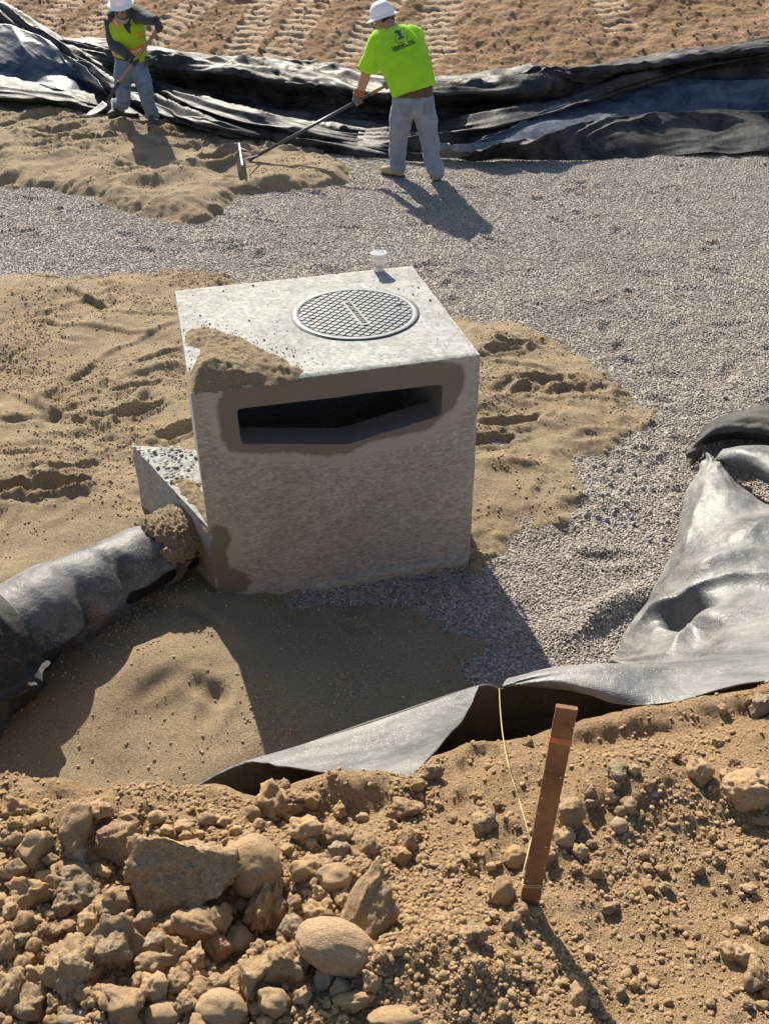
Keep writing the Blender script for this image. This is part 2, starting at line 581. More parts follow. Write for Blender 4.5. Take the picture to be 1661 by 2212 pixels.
SAND_A = gp([(-420, 250), (0, 205), (120, 215), (235, 240), (330, 255), (420, 280), (560, 312), (690, 332), (762, 362), (752, 386), (640, 405), (525, 412), (490, 442), (440, 470), (385, 478), (300, 462), (200, 425), (100, 402), (0, 395), (-420, 380)], .17)
SAND_B = gp([(-500, 640), (0, 606), (110, 600), (170, 614), (240, 602), (350, 584), (440, 588), (478, 604), (560, 640), (760, 690), (985, 688), (1100, 704), (1180, 724), (1240, 764), (1330, 830), (1410, 880), (1403, 902), (1340, 955), (1256, 985), (1246, 1060), (1228, 1118), (1140, 1128), (1100, 1168), (1040, 1182), (1018, 1200), (960, 1150), (700, 1230)], .06) \
    + gp([(640, 1292), (740, 1292), (860, 1306), (960, 1345), (1040, 1372), (1078, 1425), (1040, 1445), (1000, 1490), (900, 1600), (600, 1750), (300, 1800), (-500, 1850), (-900, 1200)], .02)

FEET = []                                        # (x, y, angle, length, width, depth)
for (px, py, ang, L, W_, D) in [(20, 1055, .1, .16, .055, .07), (130, 1050, .35, .15, .055, .08), (85, 1010, .25, .17, .05, .012), (150, 1000, .4, .14, .045, .03),
                               (60, 975, .3, .15, .04, .015), (300, 885, .5, .15, .05, .04), (400, 925, .5, .16, .055, .05), (215, 670, -.8, .16, .02, .03),
                               (120, 610, .0, .12, .03, .02), (330, 590, .1, .14, .035, .03), (30, 905, .4, .15, .05, .012), (150, 880, .7, .2, .03, .012),
                               (200, 900, .2, .15, .04, .015), (300, 840, .4, .14, .04, .02), (350, 780, .7, .2, .03, .02), (60, 760, 1.2, .3, .03, .015),
                               (1085, 760, .3, .14, .05, .04), (1180, 815, .2, .16, .055, .045), (1150, 835, .4, .13, .05, .03), (1120, 745, -.1, .15, .04, .03),
                               (1250, 838, .2, .2, .08, .04), (1100, 900, .2, .2, .05, .035), (1230, 900, .1, .2, .07, -.03), (1090, 990, .1, .2, .06, -.03), (1060, 940, .3, .15, .06, .05),
                               (290, 1450, .7, .45, .28, -.06), (230, 1480, .7, .5, .24, -.03)]:
    p = onz(px, py, .1)
    FEET.append((p.x, p.y, ang, L, W_, D))
for (px, py, ang, L, W_, D) in [(90, 290, .1, .5, .12, .07), (40, 270, .3, .4, .1, .05), (150, 310, -.2, .4, .1, .08), (240, 320, .2, .35, .1, .07), (300, 350, .4, .3, .13, -.05), (60, 330, .3, .4, .2, .05),
                               (200, 380, .2, .3, .14, -.06), (380, 300, -.2, .3, .1, .07), (120, 350, 0, .3, .12, -.07), (300, 400, .3, .3, .16, -.09), (370, 435, .1, .35, .2, -.08), (400, 395, .2, .3, .16, -.08), (440, 375, .3, .3, .15, -.07), (470, 410, .2, .3, .15, -.07),
                               (250, 425, .2, .4, .15, -.06), (180, 270, .1, .3, .1, .06), (330, 280, .3, .25, .1, .06), (420, 325, .5, .5, .05, .05), (480, 350, .9, .6, .03, .04), (450, 360, .7, .5, .035, .04), (590, 322, .0, .5, .05, .05), (600, 395, .15, .4, .08, -.05), (700, 350, .1, .3, .1, -.02), (30, 375, .2, .4, .15, -.05), (90, 260, .2, .3, .1, .06),
                               (270, 290, .2, .3, .1, -.08), (60, 300, 0, .3, .1, -.06), (350, 320, .1, .3, .1, -.07)]:
    p = onz(px, py, .2)
    FEET.append((p.x, p.y, ang, L, W_, D * .75))

RAKE = []
for (a, b, c, d_, hh) in [(145, 640, 245, 684, .022), (60, 700, 330, 745, .012), (100, 690, 260, 640, .010), (90, 870, 220, 790, .016), (220, 790, 390, 720, .012), (10, 760, 100, 900, .016), (100, 880, 230, 930, .018), (230, 930, 330, 850, .018), (240, 700, 390, 705, .010), (20, 850, 140, 905, .012), (270, 830, 400, 800, .014), (1060, 790, 1200, 800, .012), (1040, 930, 1160, 920, .014)]:
    p, q = onz(a, b, .08), onz(c, d_, .08)
    RAKE.append((p.x, p.y, q.x, q.y, hh))
for (a, b, c, d_, hh) in [(430, 365, 545, 328, .04), (455, 378, 560, 340, .035), (470, 352, 590, 318, .04), (520, 322, 700, 330, .035), (480, 385, 540, 390, .02)]:
    p, q = onz(a, b, .2), onz(c, d_, .2)
    RAKE.append((p.x, p.y, q.x, q.y, hh))
FLAT = gp([(500, 372), (535, 342), (600, 332), (735, 352), (738, 376), (640, 378), (560, 386)], .2)
def sand_mesh(name, poly, x0, x1, y0, y1, st, T, label, rough_amp, soft=.16):
    xs_, ys_ = np.arange(x0, x1, st), np.arange(y0, y1, st)
    X, Y = np.meshgrid(xs_, ys_, indexing='ij')
    d = poly_sd(X, Y, poly)
    d = d + .07 * fbm(X * 2.2, Y * 2.2, 3, 21) + .03 * fbm(X * 11, Y * 11, 2, 22)
    th = np.where(d > 0, T * (1 - np.exp(-np.maximum(d, 0) / soft)), d * .5)
    th = th * (.85 + .5 * fbm(X * 1.3, Y * 1.3, 2, 24))
    rough = sst(-.1, .5, fbm(X * 1.2, Y * 1.2, 2, 31))
    edge = np.exp(-(np.maximum(d, 0) / .3) ** 2)
    am = rough_amp * (.35 + rough + .6 * edge) * (1 - .7 * sst(4.0, 3.6, Y) * sst(.3, -.1, X))
    th = th + np.where(d > 0, am * (.030 * fbm(X * 6, Y * 6, 3, 25) + .016 * billow(X * 18, Y * 18, 2, 26)), 0)
    for (cx, cy, a, L, W_, D) in FEET:
        sel = (np.abs(X - cx) < 3 * L) & (np.abs(Y - cy) < 3 * L)
        if not sel.any(): continue
        dx, dy = X[sel] - cx, Y[sel] - cy
        wob = 1 + (.35 if D > 0 else .0) * pn(dx * 14 + cx * 7, dy * 14, 5)
        u, v = dx * math.cos(a) + dy * math.sin(a), -dx * math.sin(a) + dy * math.cos(a)
        q = np.sqrt((u / L) ** 2 + (v / W_) ** 2) * wob
        if D > 0:
            th[sel] += D * (-1 / (1 + np.exp((q - 1) * 9)) + .45 * np.exp(-(q - 1.35) ** 2 * 12))
        else:
            th[sel] += -D * np.exp(-q * q)
    for (ax_, ay_, bx_, by_, hh) in RAKE:                     # straight marks of the rake and boards
        ex, ey = bx_ - ax_, by_ - ay_
        L = math.hypot(ex, ey)
        u = ((X - ax_) * ex + (Y - ay_) * ey) / L; v = (-(X - ax_) * ey + (Y - ay_) * ex) / L + .012 * pn(X * 5, Y * 5, 35)
        m_ = sst(-.04, .06, u) * sst(L + .04, L - .06, u)
        th += np.where(d > .05, hh * m_ * (np.exp(-((v - .03) / .03) ** 2) - sst(-.25, -.01, v) * sst(.01, -.01, v) * .8), 0)
    fd = sst(-.05, .12, poly_sd(X, Y, FLAT))
    th = th * (1 - fd) + fd * (.075 + .006 * fbm(X * 3, Y * 3, 2, 36))
    G = bil(_gx, _gy, _gz, X, Y)
    Zs = G + th
    keep = th > -.03
    o = grid_obj(name, X, Y, Zs, M['sand'], keep)
    tag(o, label, 'sand', kind='stuff')
    return xs_, ys_, np.where(keep, Zs, -9)

SA = sand_mesh('sand_spread', SAND_A, -6.8, .1, 8.9, 14.6, .024, .13, 'rumpled damp sand being raked out around the two workers', 1.05)
SB = sand_mesh('sand_spread', SAND_B, -3.8, 2.0, 1.9, 8.0, 0.0155, .085, 'trodden sand banked around the concrete box', .5, .34)

def ground_z(x, y):
    x, y = np.asarray(x, float), np.asarray(y, float)
    z = bil(_gx, _gy, _gz, x, y)
    for (a, b, Zs) in (SA, SB):
        ins = (x > a[0]) & (x < a[-1]) & (y > b[0]) & (y < b[-1])
        z = np.where(ins, np.maximum(z, bil(a, b, Zs, np.clip(x, a[0], a[-1]), np.clip(y, b[0], b[-1]))), z)
    return z

# ---------------------------------------------------------------- dirt slope beyond the liner, with crawler track prints
TOE_A, TOE_B = Vector((-5.0, 14.5, 0)), Vector((4.2, 12.2, 0))
_tn = Vector((TOE_B.y - TOE_A.y, -(TOE_B.x - TOE_A.x), 0)).normalized() * -1
def slope_d(x, y):
    return (x - TOE_A.x) * _tn.x + (y - TOE_A.y) * _tn.y
def zslope0(x, y):
    d = slope_d(x, y)
    return .12 + .34 * np.where(d > 0, d, d * .5) - .05 * np.exp(-(d / .6) ** 2)
def slope_at(px, py, lift=0.0):
    d = ray(px, py)
    t = 8.0
    for _ in range(400):
        p = Vector((d.x * t, d.y * t, CAM_Z + d.z * t))
        if p.z < zslope0(p.x, p.y) + lift: break
        t += .03
    return p

xs, ys = nonuni(-7.5, 7.5, 0.026, 60, 10), np.concatenate([np.arange(11.2, 18.4, .026), 18.4 + np.geomspace(.06, 60, 14)])
X, Y = np.meshgrid(xs, ys, indexing='ij')
D_ = slope_d(X, Y)
Z = zslope0(X, Y) + .05 * fbm(X * .6, Y * .6, 3, 41)
Z = np.minimum(Z, 7.5 + 0 * Z)
comp = np.zeros_like(Z)
bands = []                                       # each a straight run of grouser prints, laid out on the slope
for (pa, pb, w, k) in [((170, -20), (60, 95), .42, .9), ((268, -20), (150, 105), .36, .8), ((465, -20), (300, 112), .46, 1), ((590, -20), (505, 135), .42, 1), ((695, -20), (590, 140), .44, 1), ((850, -20), (745, 160), .46, 1), ((965, -20), (930, 170), .5, .9), ((1300, -20), (1345, 70), .42, .8), ((20, -20), (-60, 40), .4, .8), ((1500, -20), (1560, 60), .4, .3)]:
    a, b = slope_at(*pa), slope_at(*pb)
    dr = Vector((b.x - a.x, b.y - a.y)).normalized()
    L = (Vector((b.x - a.x, b.y - a.y))).length
    dx, dy = X - a.x, Y - a.y
    u = dx * dr.x + dy * dr.y
    v = -dx * dr.y + dy * dr.x + .03 * fbm(X * 2, Y * 2, 2, 47)
    mk_ = sst(w * .62, w * .5, np.abs(v)) * sst(L + .25, L - .3, u + .25 * pn(X * 3, Y * 3, 50)) * k
    mk_ = mk_ * sst(-.65, .1, fbm(X * 1.6, Y * 1.6, 3, 51) + .3 * k)
    ph = (u + .05 * pn(X * 5, Y * 5, 44) + .035 * pn(X * 11, Y * 11, 46)) / .15
    saw = ph - np.floor(ph)
    groove = np.exp(-((saw - .12) / .1) ** 2) * sst(-.55, .0, pn(X * 7, Y * 7, 48) + .35)
    Z += mk_ * (-.02 - .034 * groove + .016 * saw)
    comp = np.maximum(comp, mk_ * (1 - groove * .9))
loose = 1 - np.clip(comp, 0, 1)
Z += loose * (.024 * fbm(X * 5, Y * 5, 4, 42, .65) + .018 * billow(X * 11, Y * 11, 3, 43)) + (1 - loose) * .005 * fbm(X * 14, Y * 14, 3, 45)
def m_slope():
    b = MB('slope_dirt', 0.95, 0.12)
    c = b.mix(b.ramp(b.noise(1.6, 5, 0.6), [(0.3, 0.0), (0.7, 1.0)]), (0.24, 0.145, 0.076), (0.39, 0.245, 0.138))
    cm = b.math('ADD', b.attr('comp'), b.math('MULTIPLY', b.math('SUBTRACT', b.noise(14, 5), 0.5), 0.7))
    c = b.mix(b.ramp(cm, [(0.3, 0.0), (0.75, 1.0)]), c, b.mix(b.noise(4, 3), (0.44, 0.305, 0.19), (0.55, 0.395, 0.26)))
    g = b.ramp(b.noise(60, 4, 0.7), [(0.3, 0.72), (0.66, 1.15)])
    b.base(b.mix(1.0, c, g, 'MULTIPLY'))
    n1 = b.bump(b.noise(22, 5, 0.7), 0.8, 0.04)
    b.normal(b.bump(b.noise(90, 3, 0.7), 0.5, 0.01, n1))
    return b.m
slope = grid_obj('dirt_slope', X, Y, Z, m_slope(), attrs={'comp': comp})
tag(slope, 'bare brown dirt slope with crawler track prints', 'slope', kind='structure')
_sx, _sy, _sz = xs, ys, Z

# ---------------------------------------------------------------- dirt bank the camera stands on
CREST = [(-6, 1.5), (-2.2, 1.5)] + [tuple(onz(a, b, 1.42)[:2]) for a, b in [(0, 1692), (110, 1700), (200, 1722), (330, 1716), (450, 1706), (560, 1728), (640, 1702), (720, 1680), (890, 1684), (935, 1640), (1050, 1603), (1150, 1590), (1250, 1560), (1400, 1532), (1540, 1512), (1661, 1492)]] + [(1.6, 1.95), (3, 2.2), (8, 2.3)]
_cx, _cy = np.array([c[0] for c in CREST]), np.array([c[1] for c in CREST])
def zbank0(x, y):
    yc = np.interp(x, _cx, _cy)
    s = y - yc
    zf = 1.42 - .16 * s                               # rises gently towards the camera
    sp_ = np.maximum(s, 0)
    zb = 1.42 - 1.55 * (sp_ - .03 * (1 - np.exp(-sp_ / .03)))
    z = np.where(s < 0, zf, zb)
    xt = 1.06 + .52 * (y - 3.4)
    side = .42 * np.clip(x - xt - .5, 0, 2.6) * sst(6.0, 4.8, y)
    return np.maximum(z, np.where(y > 2.2, np.minimum(side, 1.45) - .04, -1))
xs = nonuni(-1.35, 1.5, .0088, 9, 16)
ys = np.concatenate([.35 - np.geomspace(.03, 7, 12)[::-1], np.arange(.35, 2.6, .0088), 2.6 + np.geomspace(.03, 4, 22)])
X, Y = np.meshgrid(xs, ys, indexing='ij')
Z = zbank0(X, Y)
near = (Y < 2.6)
left = sst(.15, -.25, X)
calm = 1 - .45 * sst(-.03, .08, Y - np.interp(X, _cx, _cy))
sm_r = 1 - .25 * sst(.1, .5, X)
Z = Z + np.where(near, calm * sm_r * (.045 * fbm(X * 2.4, Y * 2.4, 3, 61) + .018 * fbm(X * 9, Y * 9, 3, 62) + .010 * billow(X * 24, Y * 24, 3, 63) + .012 * billow(X * 13, Y * 13, 2, 64)), .03 * fbm(X * 2, Y * 2, 2, 61))
# smoother swells seen in the photograph, and the hollows between the rocks
for (px, py, r1, r2, h) in [(390, 1718, .14, .06, .035), (1180, 1640, .3, .06, .02), (990, 2130, .16, .12, .045), (1500, 1700, .3, .1, .03), (560, 1990, .08, .06, -.07), (470, 2080, .05, .05, -.05), (250, 1880, .3, .15, -.015), (1240, 1960, .2, .15, -.03), (1620, 1720, .1, .07, .05), (560, 1708, .18, .08, -.10), (770, 1688, .13, .06, -.04), (1340, 1548, .22, .07, -.08), (1600, 1505, .2, .06, -.05), (1010, 1612, .12, .06, -.05)]:
    p = onz(px, py, 1.46)
    Z += h * np.exp(-((X - p.x) / r1) ** 2 - ((Y - p.y) / r2) ** 2)
bank = grid_obj('dirt_bank', X, Y, Z, M['dirt'])
tag(bank, 'tan dirt bank of loose soil in the foreground', 'bank', kind='structure')
_bx, _by, _bz = xs, ys, Z
def bank_z(x, y):
    return bil(_bx, _by, _bz, np.asarray(x, float), np.asarray(y, float))
def on_bank(px, py):
    d = ray(px, py)
    t = 1.0
    while t < 6:
        x, y, z = d.x * t, d.y * t, CAM_Z + d.z * t
        if z < float(bank_z(x, y)): break
        t += .006
    return Vector((x, y, z)), t
# ================================================================ CONCRETE INLET BOX
ZT = 1.194
fl, fr, bl, br = (onz(*p, ZT) for p in ((412, 845), (1038, 765), (378, 626), (890, 572)))
box = empty('concrete_inlet_box', (fl.x, fl.y, 0))
tag(box, 'square cast concrete storm inlet box with a long slot in its front', 'inlet box')
e1 = (fr - fl).normalized()
BWID = (fr - fl).length
e2 = Vector((-e1.y, e1.x, 0))                   # into the box
def face_uv(px, py):
    d = ray(px, py)
    o = Vector((0, 0, CAM_Z))
    t = (fl - o).dot(e2) / d.dot(e2)
    p = o + d * t
    return ((p - fl).dot(e1), p.z)
def rounded(poly, r, n=4):
    out = []
    k = len(poly)
    for i in range(k):
        p, a, b = Vector(poly[i]), Vector(poly[i - 1]), Vector(poly[(i + 1) % k])
        ra = min(r, (a - p).length / 2.2, (b - p).length / 2.2)
        s, e = p + (a - p).normalized() * ra, p + (b - p).normalized() * ra
        for j in range(n + 1):
            t = j / n
            out.append(tuple(s * (1 - t) ** 2 + p * 2 * t * (1 - t) + e * t * t))
    return out
hole = rounded([face_uv(*p) for p in [(512, 884), (956, 830), (953, 897), (752, 959), (521, 959)]], .022)
ZB = -.06
outer = [(0, ZB), (BWID, ZB), (BWID, ZT - .005), (0, ZT - .005)]
pts, edges = [], []
def loop(pl):
    o = len(pts)
    pts.extend(pl)
    edges.extend([(o + i, o + (i + 1) % len(pl)) for i in range(len(pl))])
def dens(pl, st=.03):
    out = []
    for i, a in enumerate(pl):
        b = pl[(i + 1) % len(pl)]
        n = max(1, int(math.dist(a, b) / st))
        out += [(a[0] + (b[0] - a[0]) * j / n, a[1] + (b[1] - a[1]) * j / n) for j in range(n)]
    return out
outd, hold = dens(outer), dens(hole)
loop(outd); loop(hold)
for u in np.arange(.02, BWID - .01, .021):
    for w in np.arange(ZB + .02, ZT - .01, .021):
        pts.append((u + rng.uniform(-.004, .004), w + rng.uniform(-.004, .004)))
r_ = delaunay_2d_cdt([Vector(p) for p in pts], edges, [], 0, 1e-5)
PV, PF = [tuple(v) for v in r_[0]], [tuple(f) for f in r_[2]]
cen = np.array([[sum(PV[i][0] for i in f) / 3, sum(PV[i][1] for i in f) / 3] for f in PF])
PF = [f for f, q in zip(PF, poly_sd(cen[:, 0], cen[:, 1], hole)) if q < 0]
PVa = np.array(PV)
wetp = [face_uv(*p) for p in [(480, 842), (466, 880), (478, 945), (497, 975), (560, 982), (640, 979), (700, 986), (752, 981), (790, 957), (850, 946), (930, 926), (980, 882), (1004, 832), (1006, 792), (965, 777), (700, 808), (540, 832)]]
wet2 = [face_uv(*p) for p in [(446, 1145), (462, 1132), (492, 1140), (503, 1165), (490, 1195), (498, 1225), (530, 1237), (545, 1258), (533, 1280), (482, 1284), (463, 1302), (452, 1250)]]
smp = [face_uv(*p) for p in [(440, 840), (452, 920), (480, 985), (600, 1000), (740, 1002), (800, 985), (900, 965), (990, 915), (1022, 840), (1030, 780), (960, 772)]]
smp2 = [face_uv(*p) for p in [(446, 1132), (520, 1130), (528, 1190), (512, 1230), (555, 1262), (545, 1292), (450, 1300)]]
sd = lambda pl: poly_sd(PVa[:, 0], PVa[:, 1], pl)
wet = np.clip(.5 + np.maximum(sd(wetp), sd(wet2)) / .05, 0, 1)
sme = np.clip(.5 + np.maximum(sd(smp), sd(smp2)) / .06, 0, 1)
rel = .004 * fbm(PVa[:, 0] * 4, PVa[:, 1] * 4, 2, 71) + .0015 * pn(PVa[:, 0] * 30, PVa[:, 1] * 30, 72)
chip = .05 * np.exp(-((PVa[:, 0]) / .03) ** 2 - ((PVa[:, 1] - .0) / .05) ** 2) + .012 * np.exp(-(PVa[:, 0] / .01) ** 2) * (pn(PVa[:, 1] * 9, 0, 73) > .2) + .010 * np.exp(-((PVa[:, 0] - BWID) / .012) ** 2) * np.abs(pn(PVa[:, 1] * 8, 3, 74)) * 2
W3 = np.array([tuple(fl + e1 * u + Vector((0, 0, w - ZT)) + e2 * float(q)) for (u, w), q in zip(PV, rel * 0 + chip + rel)])
# thickness: reveal of the slot and the outer ends
V = [tuple(v) for v in W3]; Fm = [f for f in PF]
nfront = len(V)
nh = len(hold)
o0 = len(V)
for (u, w) in hold: V.append(tuple(fl + e1 * u + Vector((0, 0, w - ZT))))
for (u, w) in hold: V.append(tuple(fl + e1 * u + Vector((0, 0, w - ZT + (.012 if w < .8 else 0))) + e2 * .155))
REV = [(o0 + i, o0 + (i + 1) % nh, o0 + nh + (i + 1) % nh, o0 + nh + i) for i in range(nh)]
front = mk('front_wall', V, Fm, M['concrete_front'], None, True, {'wet': np.concatenate([wet, np.zeros(2 * nh)]), 'smear': np.concatenate([sme, np.zeros(2 * nh)])})
adopt(front, box)
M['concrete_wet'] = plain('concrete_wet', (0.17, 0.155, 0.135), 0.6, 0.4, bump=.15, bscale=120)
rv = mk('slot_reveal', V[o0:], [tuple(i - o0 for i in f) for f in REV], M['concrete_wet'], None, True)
adopt(rv, box)
def bxf(u0, u1, v0, v1, z0, z1):                    # block in the box's own axes
    c = fl + e1 * (u0 + u1) / 2 + e2 * (v0 + v1) / 2
    return box_vf((c.x, c.y, (z0 + z1) / 2), e1 * (u1 - u0) / 2, e2 * (v1 - v0) / 2, Vector((0, 0, (z1 - z0) / 2)))
DEP = (bl - fl).dot(e2)
# inner lining of the front wall around the slot (keeps the chamber dark)
hu = [p[0] for p in hold]; hw = [p[1] for p in hold]
for q in (bxf(.012, min(hu) - .004, .004, .155, ZB, ZT - .06), bxf(max(hu) + .004, BWID - .012, .004, .155, ZB, ZT - .06), bxf(min(hu) - .003, max(hu) + .003, .02, .15, ZB, min(hw) - .012)):
    adopt(vf_obj('wall_core', q, M['concrete'], None, False), box)
def quadprism(pl, z0, z1):
    n = len(pl)
    V = [(*p[:2], z0) for p in pl] + [(*p[:2], z1) for p in pl]
    return V, [tuple(range(n - 1, -1, -1)), tuple(range(n, 2 * n))] + [(i, (i + 1) % n, n + (i + 1) % n, n + i) for i in range(n)]
th = .15
side_l = [fl + e2 * .006, fl + e2 * .006 + e1 * th, bl + e1 * th, bl]
side_r = [fr + e2 * .006 - e1 * th, fr + e2 * .006, br, br - e1 * th]
adopt(vf_obj('side_wall', quadprism(side_l, ZB, ZT - .004), M['concrete'], None, False, .006), box)
adopt(vf_obj('side_wall', quadprism(side_r, ZB, ZT - .004), M['concrete'], None, False, .006), box)
eb = (br - bl).normalized()
def back_u(px, py):
    nb = Vector((-eb.y, eb.x, 0)); d = ray(px, py)
    t = (bl - Vector((0, 0, CAM_Z))).dot(nb) / d.dot(nb)
    return (Vector((0, 0, CAM_Z)) + d * t - bl).dot(eb)
def back_at(px, py, dv):
    nb = Vector((-eb.y, eb.x, 0)); d = ray(px, py)
    t = (bl - nb * dv - Vector((0, 0, CAM_Z))).dot(nb) / d.dot(nb)
    return (Vector((0, 0, CAM_Z)) + d * t - bl).dot(eb)
s0, s1, i0, i1 = back_u(872, 850), back_u(884, 850), back_at(872, 850, th), back_at(884, 850, th)
ein = Vector((eb.y, -eb.x, 0)) * th
bw = (br - bl).length
for (a0_, a1_), (b0_, b1_), z0, z1 in (((th, th), (i0, s0), ZB, ZT - .055), ((i1, s1), (bw - th, bw - th), ZB, ZT - .055), ((i0 - .001, s0 - .001), (i1 + .001, s1 + .001), ZB + .01, .3)):
    adopt(vf_obj('back_wall', quadprism([bl + eb * a0_ + ein, bl + eb * b0_ + ein, bl + eb * b1_ - ein * .01, bl + eb * a1_ - ein * .01], z0, z1), M['concrete'], None, False), box)
# iron steps inside
for k, (px, py) in enumerate([(800, 880), (802, 905)]):
    u = back_u(px, py)
    p = bl + eb * u + ein * 1.02
    adopt(vf_obj('ladder_rung', tube_vf([(p.x, p.y, .98 - k * .28), (*(p + ein.normalized() * .11)[:2], .98 - k * .28), (*(p + ein.normalized() * .11 + eb * .28)[:2], .98 - k * .28), (*(p + eb * .28)[:2], .98 - k * .28)], [.012] * 4, 8), plain('rung_plastic', (.03, .03, .03), .5)), box)
# top slab: broom-finished sheet with a slightly uneven edge
n1, n2 = 90, 80
A, B = np.meshgrid(np.linspace(0, 1, n1), np.linspace(0, 1, n2), indexing='ij')
q = [np.array(v) for v in (fl + e2 * .004, fr + e2 * .004, br, bl)]
P = ((1 - A) * (1 - B))[..., None] * q[0] + (A * (1 - B))[..., None] * q[1] + (A * B)[..., None] * q[2] + ((1 - A) * B)[..., None] * q[3]
Zt = ZT + .0012 * fbm(A * 5, B * 5, 3, 81)
edge = np.minimum(np.minimum(A, 1 - A) * BWID, np.minimum(B, 1 - B) * DEP)
Zt = Zt - .006 * np.exp(-(edge / .008) ** 2) - .004 * np.exp(-(edge / .02) ** 2) * (fbm(A * 30, B * 30, 2, 82) > .1)
V = np.stack([P[..., 0], P[..., 1], Zt], -1).reshape(-1, 3)
Fq = [tuple(f) for f in gridF(n1, n2)[:, ::-1].tolist()]
ring = [i * n2 for i in range(n1)] + [(n1 - 1) * n2 + j for j in range(1, n2)] + [i * n2 + n2 - 1 for i in range(n1 - 2, -1, -1)] + [j for j in range(n2 - 2, 0, -1)]
nb = len(V)
V = np.concatenate([V, V[ring] - np.array([0, 0, .05])])
k = len(ring)
Fq += [(ring[i], nb + i, nb + (i + 1) % k, ring[(i + 1) % k]) for i in range(k)] + [tuple(nb + i for i in range(k))]
top = mk('top_slab', V, Fq, M['concrete_top'], None, True)
em = top.modifiers.new('split', 'EDGE_SPLIT'); em.split_angle = R(50)
adopt(top, box)
# footing ledge at the bottom right
ua, ub = face_uv(672, 1290)[0], BWID - .02
LV, nL = [], 40
for i in range(nL + 1):
    u = ua + (ub - ua) * i / nL
    z1 = .055 - .045 * max(0, 1 - i / 12) + .006 * float(pn(u * 12, 2, 83))
    w = .03 * min(1, i / 8 + .15) + .008 * float(pn(u * 14, 5, 84))
    for (v, z) in ((.01, z1 + .008), (-w, z1), (-w - .004, z1 - .02), (-w, -.08), (.01, -.08)):
        LV.append(tuple(fl + e1 * u + e2 * v + Vector((0, 0, z - ZT))))
LF = [(i * 5 + j, i * 5 + (j + 1) % 5, i * 5 + 5 + (j + 1) % 5, i * 5 + 5 + j) for i in range(nL) for j in range(5)] + [tuple(range(5)), tuple(nL * 5 + j for j in range(4, -1, -1))]
ft = mk('footing', LV, LF, M['concrete_front'], None, False, {'wet': np.zeros(len(LV)), 'smear': np.zeros(len(LV))})
adopt(ft, box)
# wedge-shaped collar poured against the left side where the pipe enters
P1, P2, P3 = fl + e1 * .006 + e2 * .005, onz(285, 962, .46), onz(424, 940, .46)
P3 = bl + (fl - bl).normalized() * (bl - P3).length * .55 + e1 * .02
nC = 46
CV, idx = [], {}
for i in range(nC + 1):
    for j in range(nC + 1 - i):
        a, b = i / nC, j / nC
        p = P1 * (1 - a - b) + P2 * a + P3 * b
        ed = min(a, b, 1 - a - b)
        z = .462 + (.005 * float(fbm(p.x * 14, p.y * 14, 3, 85)) + .012 * max(0, float(billow(p.x * 9, p.y * 9, 3, 86)) - .35) * min(1, ed * 9) * (a + b > .45)) - .02 * math.exp(-(a / .012) ** 2 * 1)*0
        idx[(i, j)] = len(CV)
        CV.append((p.x, p.y, z))
CF = []
for i in range(nC):
    for j in range(nC - i):
        CF.append((idx[(i, j)], idx[(i + 1, j)], idx[(i, j + 1)]))
        if i + j < nC - 1: CF.append((idx[(i + 1, j)], idx[(i + 1, j + 1)], idx[(i, j + 1)]))
ring = [idx[(i, 0)] for i in range(nC + 1)] + [idx[(nC - j, j)] for j in range(1, nC + 1)] + [idx[(0, j)] for j in range(nC - 1, 0, -1)]
k = len(ring); prev = ring
for lv, z in enumerate([.44, .38, .3, .2, .1, -.05]):
    cur = []
    for r in ring:
        x, y, _ = CV[r]
        nrm = Vector((-.834, -.553, 0)) * (.012 * float(fbm(y * 9, z * 5, 3, 87)))
        cur.append(len(CV)); CV.append((x + nrm.x, y + nrm.y, z))
    CF += [(prev[i], cur[i], cur[(i + 1) % k], prev[(i + 1) % k]) for i in range(k)]
    prev = cur
cf = mk('pipe_collar', CV, CF, M['concrete_rough'], None, True)
em = cf.modifiers.new('split', 'EDGE_SPLIT'); em.split_angle = R(38)
adopt(cf, box)
tag(cf, 'rough grey concrete wedge at the left side, broken on top')

# ---------------------------------------------------------------- round cover
CC = Vector((-.137, 4.694, ZT)); RO = .3135; RL = .281
cov = empty('manhole_cover', (CC.x, CC.y, ZT))
tag(cov, 'round cast iron storm drain cover with a raised diamond grid on the concrete box', 'manhole cover')
def m_iron(name, c1, c2):
    b = MB(name, 0.55, 0.4, metal=.1)
    c = b.mix(b.ramp(b.noise(9, 5, .65), [(0.35, 0.0), (0.7, 1.0)]), c1, c2)
    rust = b.ramp(b.noise(5, 5, .6), [(0.58, 0.0), (0.75, .55)])
    b.base(b.mix(rust, c, (.34, .21, .12)))
    b.normal(b.bump(b.noise(160, 3), .3, .003))
    return b.m
M['iron'] = m_iron('iron_worn', (.085, .09, .098), (.165, .17, .175))
M['iron_dark'] = m_iron('iron_dark', (.03, .03, .03), (.07, .06, .05))
def lathe(prof, c, n=96):
    V = [(c.x + r * math.cos(2 * math.pi * j / n), c.y + r * math.sin(2 * math.pi * j / n), c.z + z) for r, z in prof for j in range(n)]
    Fc = [(i * n + j, i * n + (j + 1) % n, (i + 1) * n + (j + 1) % n, (i + 1) * n + j) for i in range(len(prof) - 1) for j in range(n)]
    return V, Fc
rg = vf_obj('frame_ring', lathe([(RO + .006, -.006), (RO + .005, .003), (RO, .0035)], CC), M['iron_dark'])
adopt(rg, cov)
rg = vf_obj('rim', lathe([(RO - .001, -.004), (RO - .001, .006), (RO - .004, .0075), (RL + .006, .0075), (RL + .003, .006), (RL + .002, -.002)], CC), M['iron'])
adopt(rg, cov)
n = 96
V, Fc = lathe([(RL + .004, .0015), (.001, .0015)], CC)
adopt(vf_obj('lid', (V, Fc), M['iron_dark']), cov)
